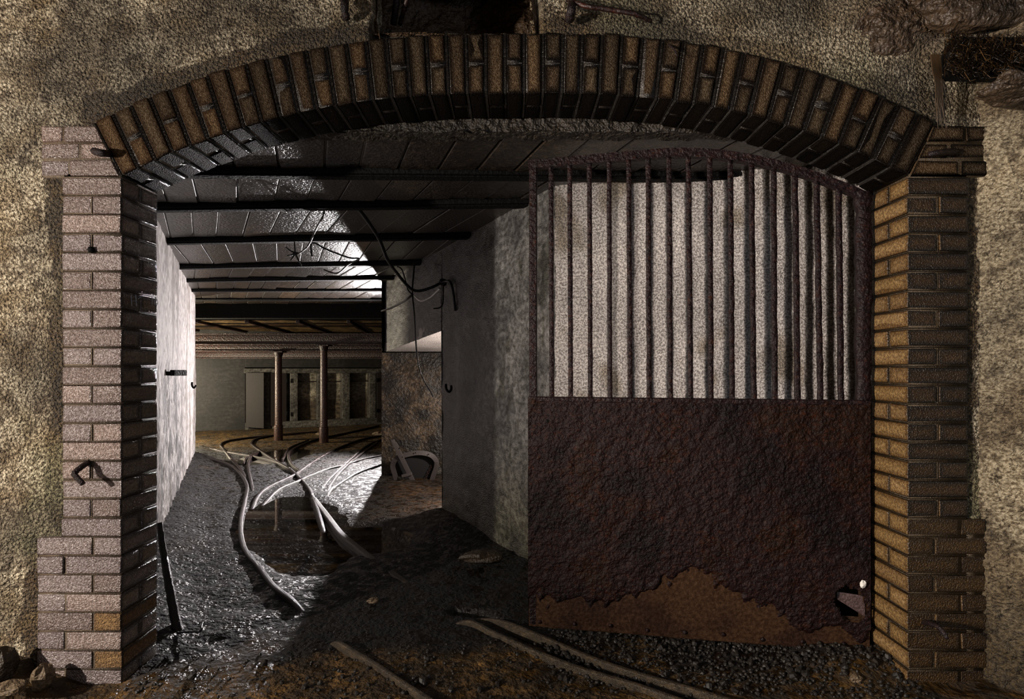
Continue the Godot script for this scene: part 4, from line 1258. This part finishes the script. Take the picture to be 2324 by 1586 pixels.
func spot(called: String, p: Vector3, to: Vector3, angle: float, e: float, col: Color, size := 0.03, soft := 0.5) -> void:
	var l := SpotLight3D.new()
	l.name = called; l.light_energy = e; l.light_color = col; l.light_size = size
	l.spot_angle = angle; l.spot_angle_attenuation = soft; l.spot_range = 40.0; l.spot_attenuation = 2.0; l.shadow_enabled = true
	add_child(l)
	l.look_at_from_position(p, to)

func _ready() -> void:
	rng.seed = 7
	nz.seed = 1; nz.frequency = 0.02; nz.fractal_octaves = 4
	nf.seed = 2; nf.frequency = 0.02; nf.fractal_octaves = 3; nf.fractal_gain = 0.6
	# camera: level, the lens shifted up a little
	var cam := Camera3D.new()
	cam.name = "camera"
	cam.projection = Camera3D.PROJECTION_FRUSTUM
	cam.near = 0.05; cam.far = 60.0
	cam.size = 0.05 * 1586.0 / F
	cam.frustum_offset = Vector2(0, 0.05 * 45.0 / F)
	cam.position = Vector3(0, EYE, 0)
	add_child(cam)
	cam.current = true
	var we := WorldEnvironment.new()
	we.name = "environment"
	var e := Environment.new()
	e.background_mode = Environment.BG_COLOR
	e.background_color = Color.BLACK
	e.tonemap_mode = Environment.TONE_MAPPER_LINEAR
	e.tonemap_exposure = 1.0
	e.sdfgi_enabled = true; e.ssao_enabled = true; e.ssil_enabled = true
	we.environment = e
	add_child(we)
	# light: hand lamps of the photographer, outside the frame or behind a corner, plus one added fill
	omni("lamp_front", Vector3(-3.15, 1.3, -0.05), 12.0, Color(1.0, 0.96, 0.91), 0.05)
	spot("lamp_right", Vector3(-2.6, 1.4, 0.15), Vector3(1.75, 1.35, -2.3), 24.0, 19.0, Color(1.0, 0.95, 0.9), 0.03, 0.8)
	omni("added_fill", Vector3(1.7, 1.6, 0.7), 1.3, Color(0.86, 0.92, 1.0), 0.3)  # added fill to lift the shadows, not one of the hand lamps
	spot("lamp_corner", Vector3(-1.69, 1.05, -8.55), Vector3(-3.6, 1.35, -5.2), 66.0, 31.0, Color(1.0, 0.97, 0.97), 0.04, 0.8)
	omni("lamp_far", Vector3(-5.8, 0.95, -8.88), 11.0, Color(1.0, 0.94, 0.82), 0.05)
	omni("lamp_passage", Vector3(-0.1, 0.75, -5.1), 2.4, Color(1.0, 0.95, 0.91), 0.04)
	materials()
	M.rust_panel = surf(Color(0.385, 0.32, 0.315), 0.55, M.rust.albedo_texture, 1.7, M.rust.heightmap_texture, 0.8, 0, 0.27)
	M.plate = surf(Color(0.42, 0.37, 0.42), 0.45, M.mortar.albedo_texture, 1.5, M.plaster.heightmap_texture, 0.3)
	M.rust_smooth = surf(Color(0.3, 0.25, 0.22), 0.5, M.mortar.albedo_texture, 0.9, M.plaster.heightmap_texture, 0.25, 0, 0.25)
	M.column = surf(Color(0.8, 0.72, 0.66), 0.35, M.rust.albedo_texture, 1.3, M.rust.heightmap_texture, 0.4)
	M.frame_iron = surf(Color(0.25, 0.225, 0.22), 0.6, null, 1.0, M.plaster.heightmap_texture, 0.2)
	M.door = surf(Color(0.14, 0.1, 0.095), 0.6, M.mortar.albedo_texture, 1.2, M.plaster.heightmap_texture, 0.2)
	M.far_dark = over(surf(Color(0.27, 0.26, 0.26), 0.6, M.stain_wall.albedo_texture, 0.6, null, 0), M.plaster.detail_albedo, 0.3)
	M.far_pale = over(surf(Color(0.95, 0.92, 0.84), 0.7, M.stain_wall.albedo_texture, 0.5, null, 0), M.plaster.detail_albedo, 0.3)
	M.sheet_black = surf(Color(0.09, 0.085, 0.09), 0.8, null, 1.0, null, 0.0)  # near-black sheet for the dark area inside the lever stand
	M.gravel = surf(Color(0.22, 0.19, 0.165), 0.6, M.mud.albedo_texture, 3.0, null, 0)
	M.root_light = surf(Color(0.27, 0.2, 0.12), 0.5, null, 1.0, null, 0.0)
	trench = [[]]
	trench = []
	var tr := []
	for q in [[1040, 1394], [1100, 1404], [1180, 1444], [1276, 1484], [1362, 1516], [1448, 1543], [1545, 1574], [1680, 1618]]:
		var g := ground(q[0], q[1], 0.0)
		tr.append(Vector2(g.x, -g.z))
	trench.append(tr)
	front_wall()
	archway()
	chamber()
	floors()
	corridor()
	ceiling()
	far_room()
	rails()
	gate()
	small_things()
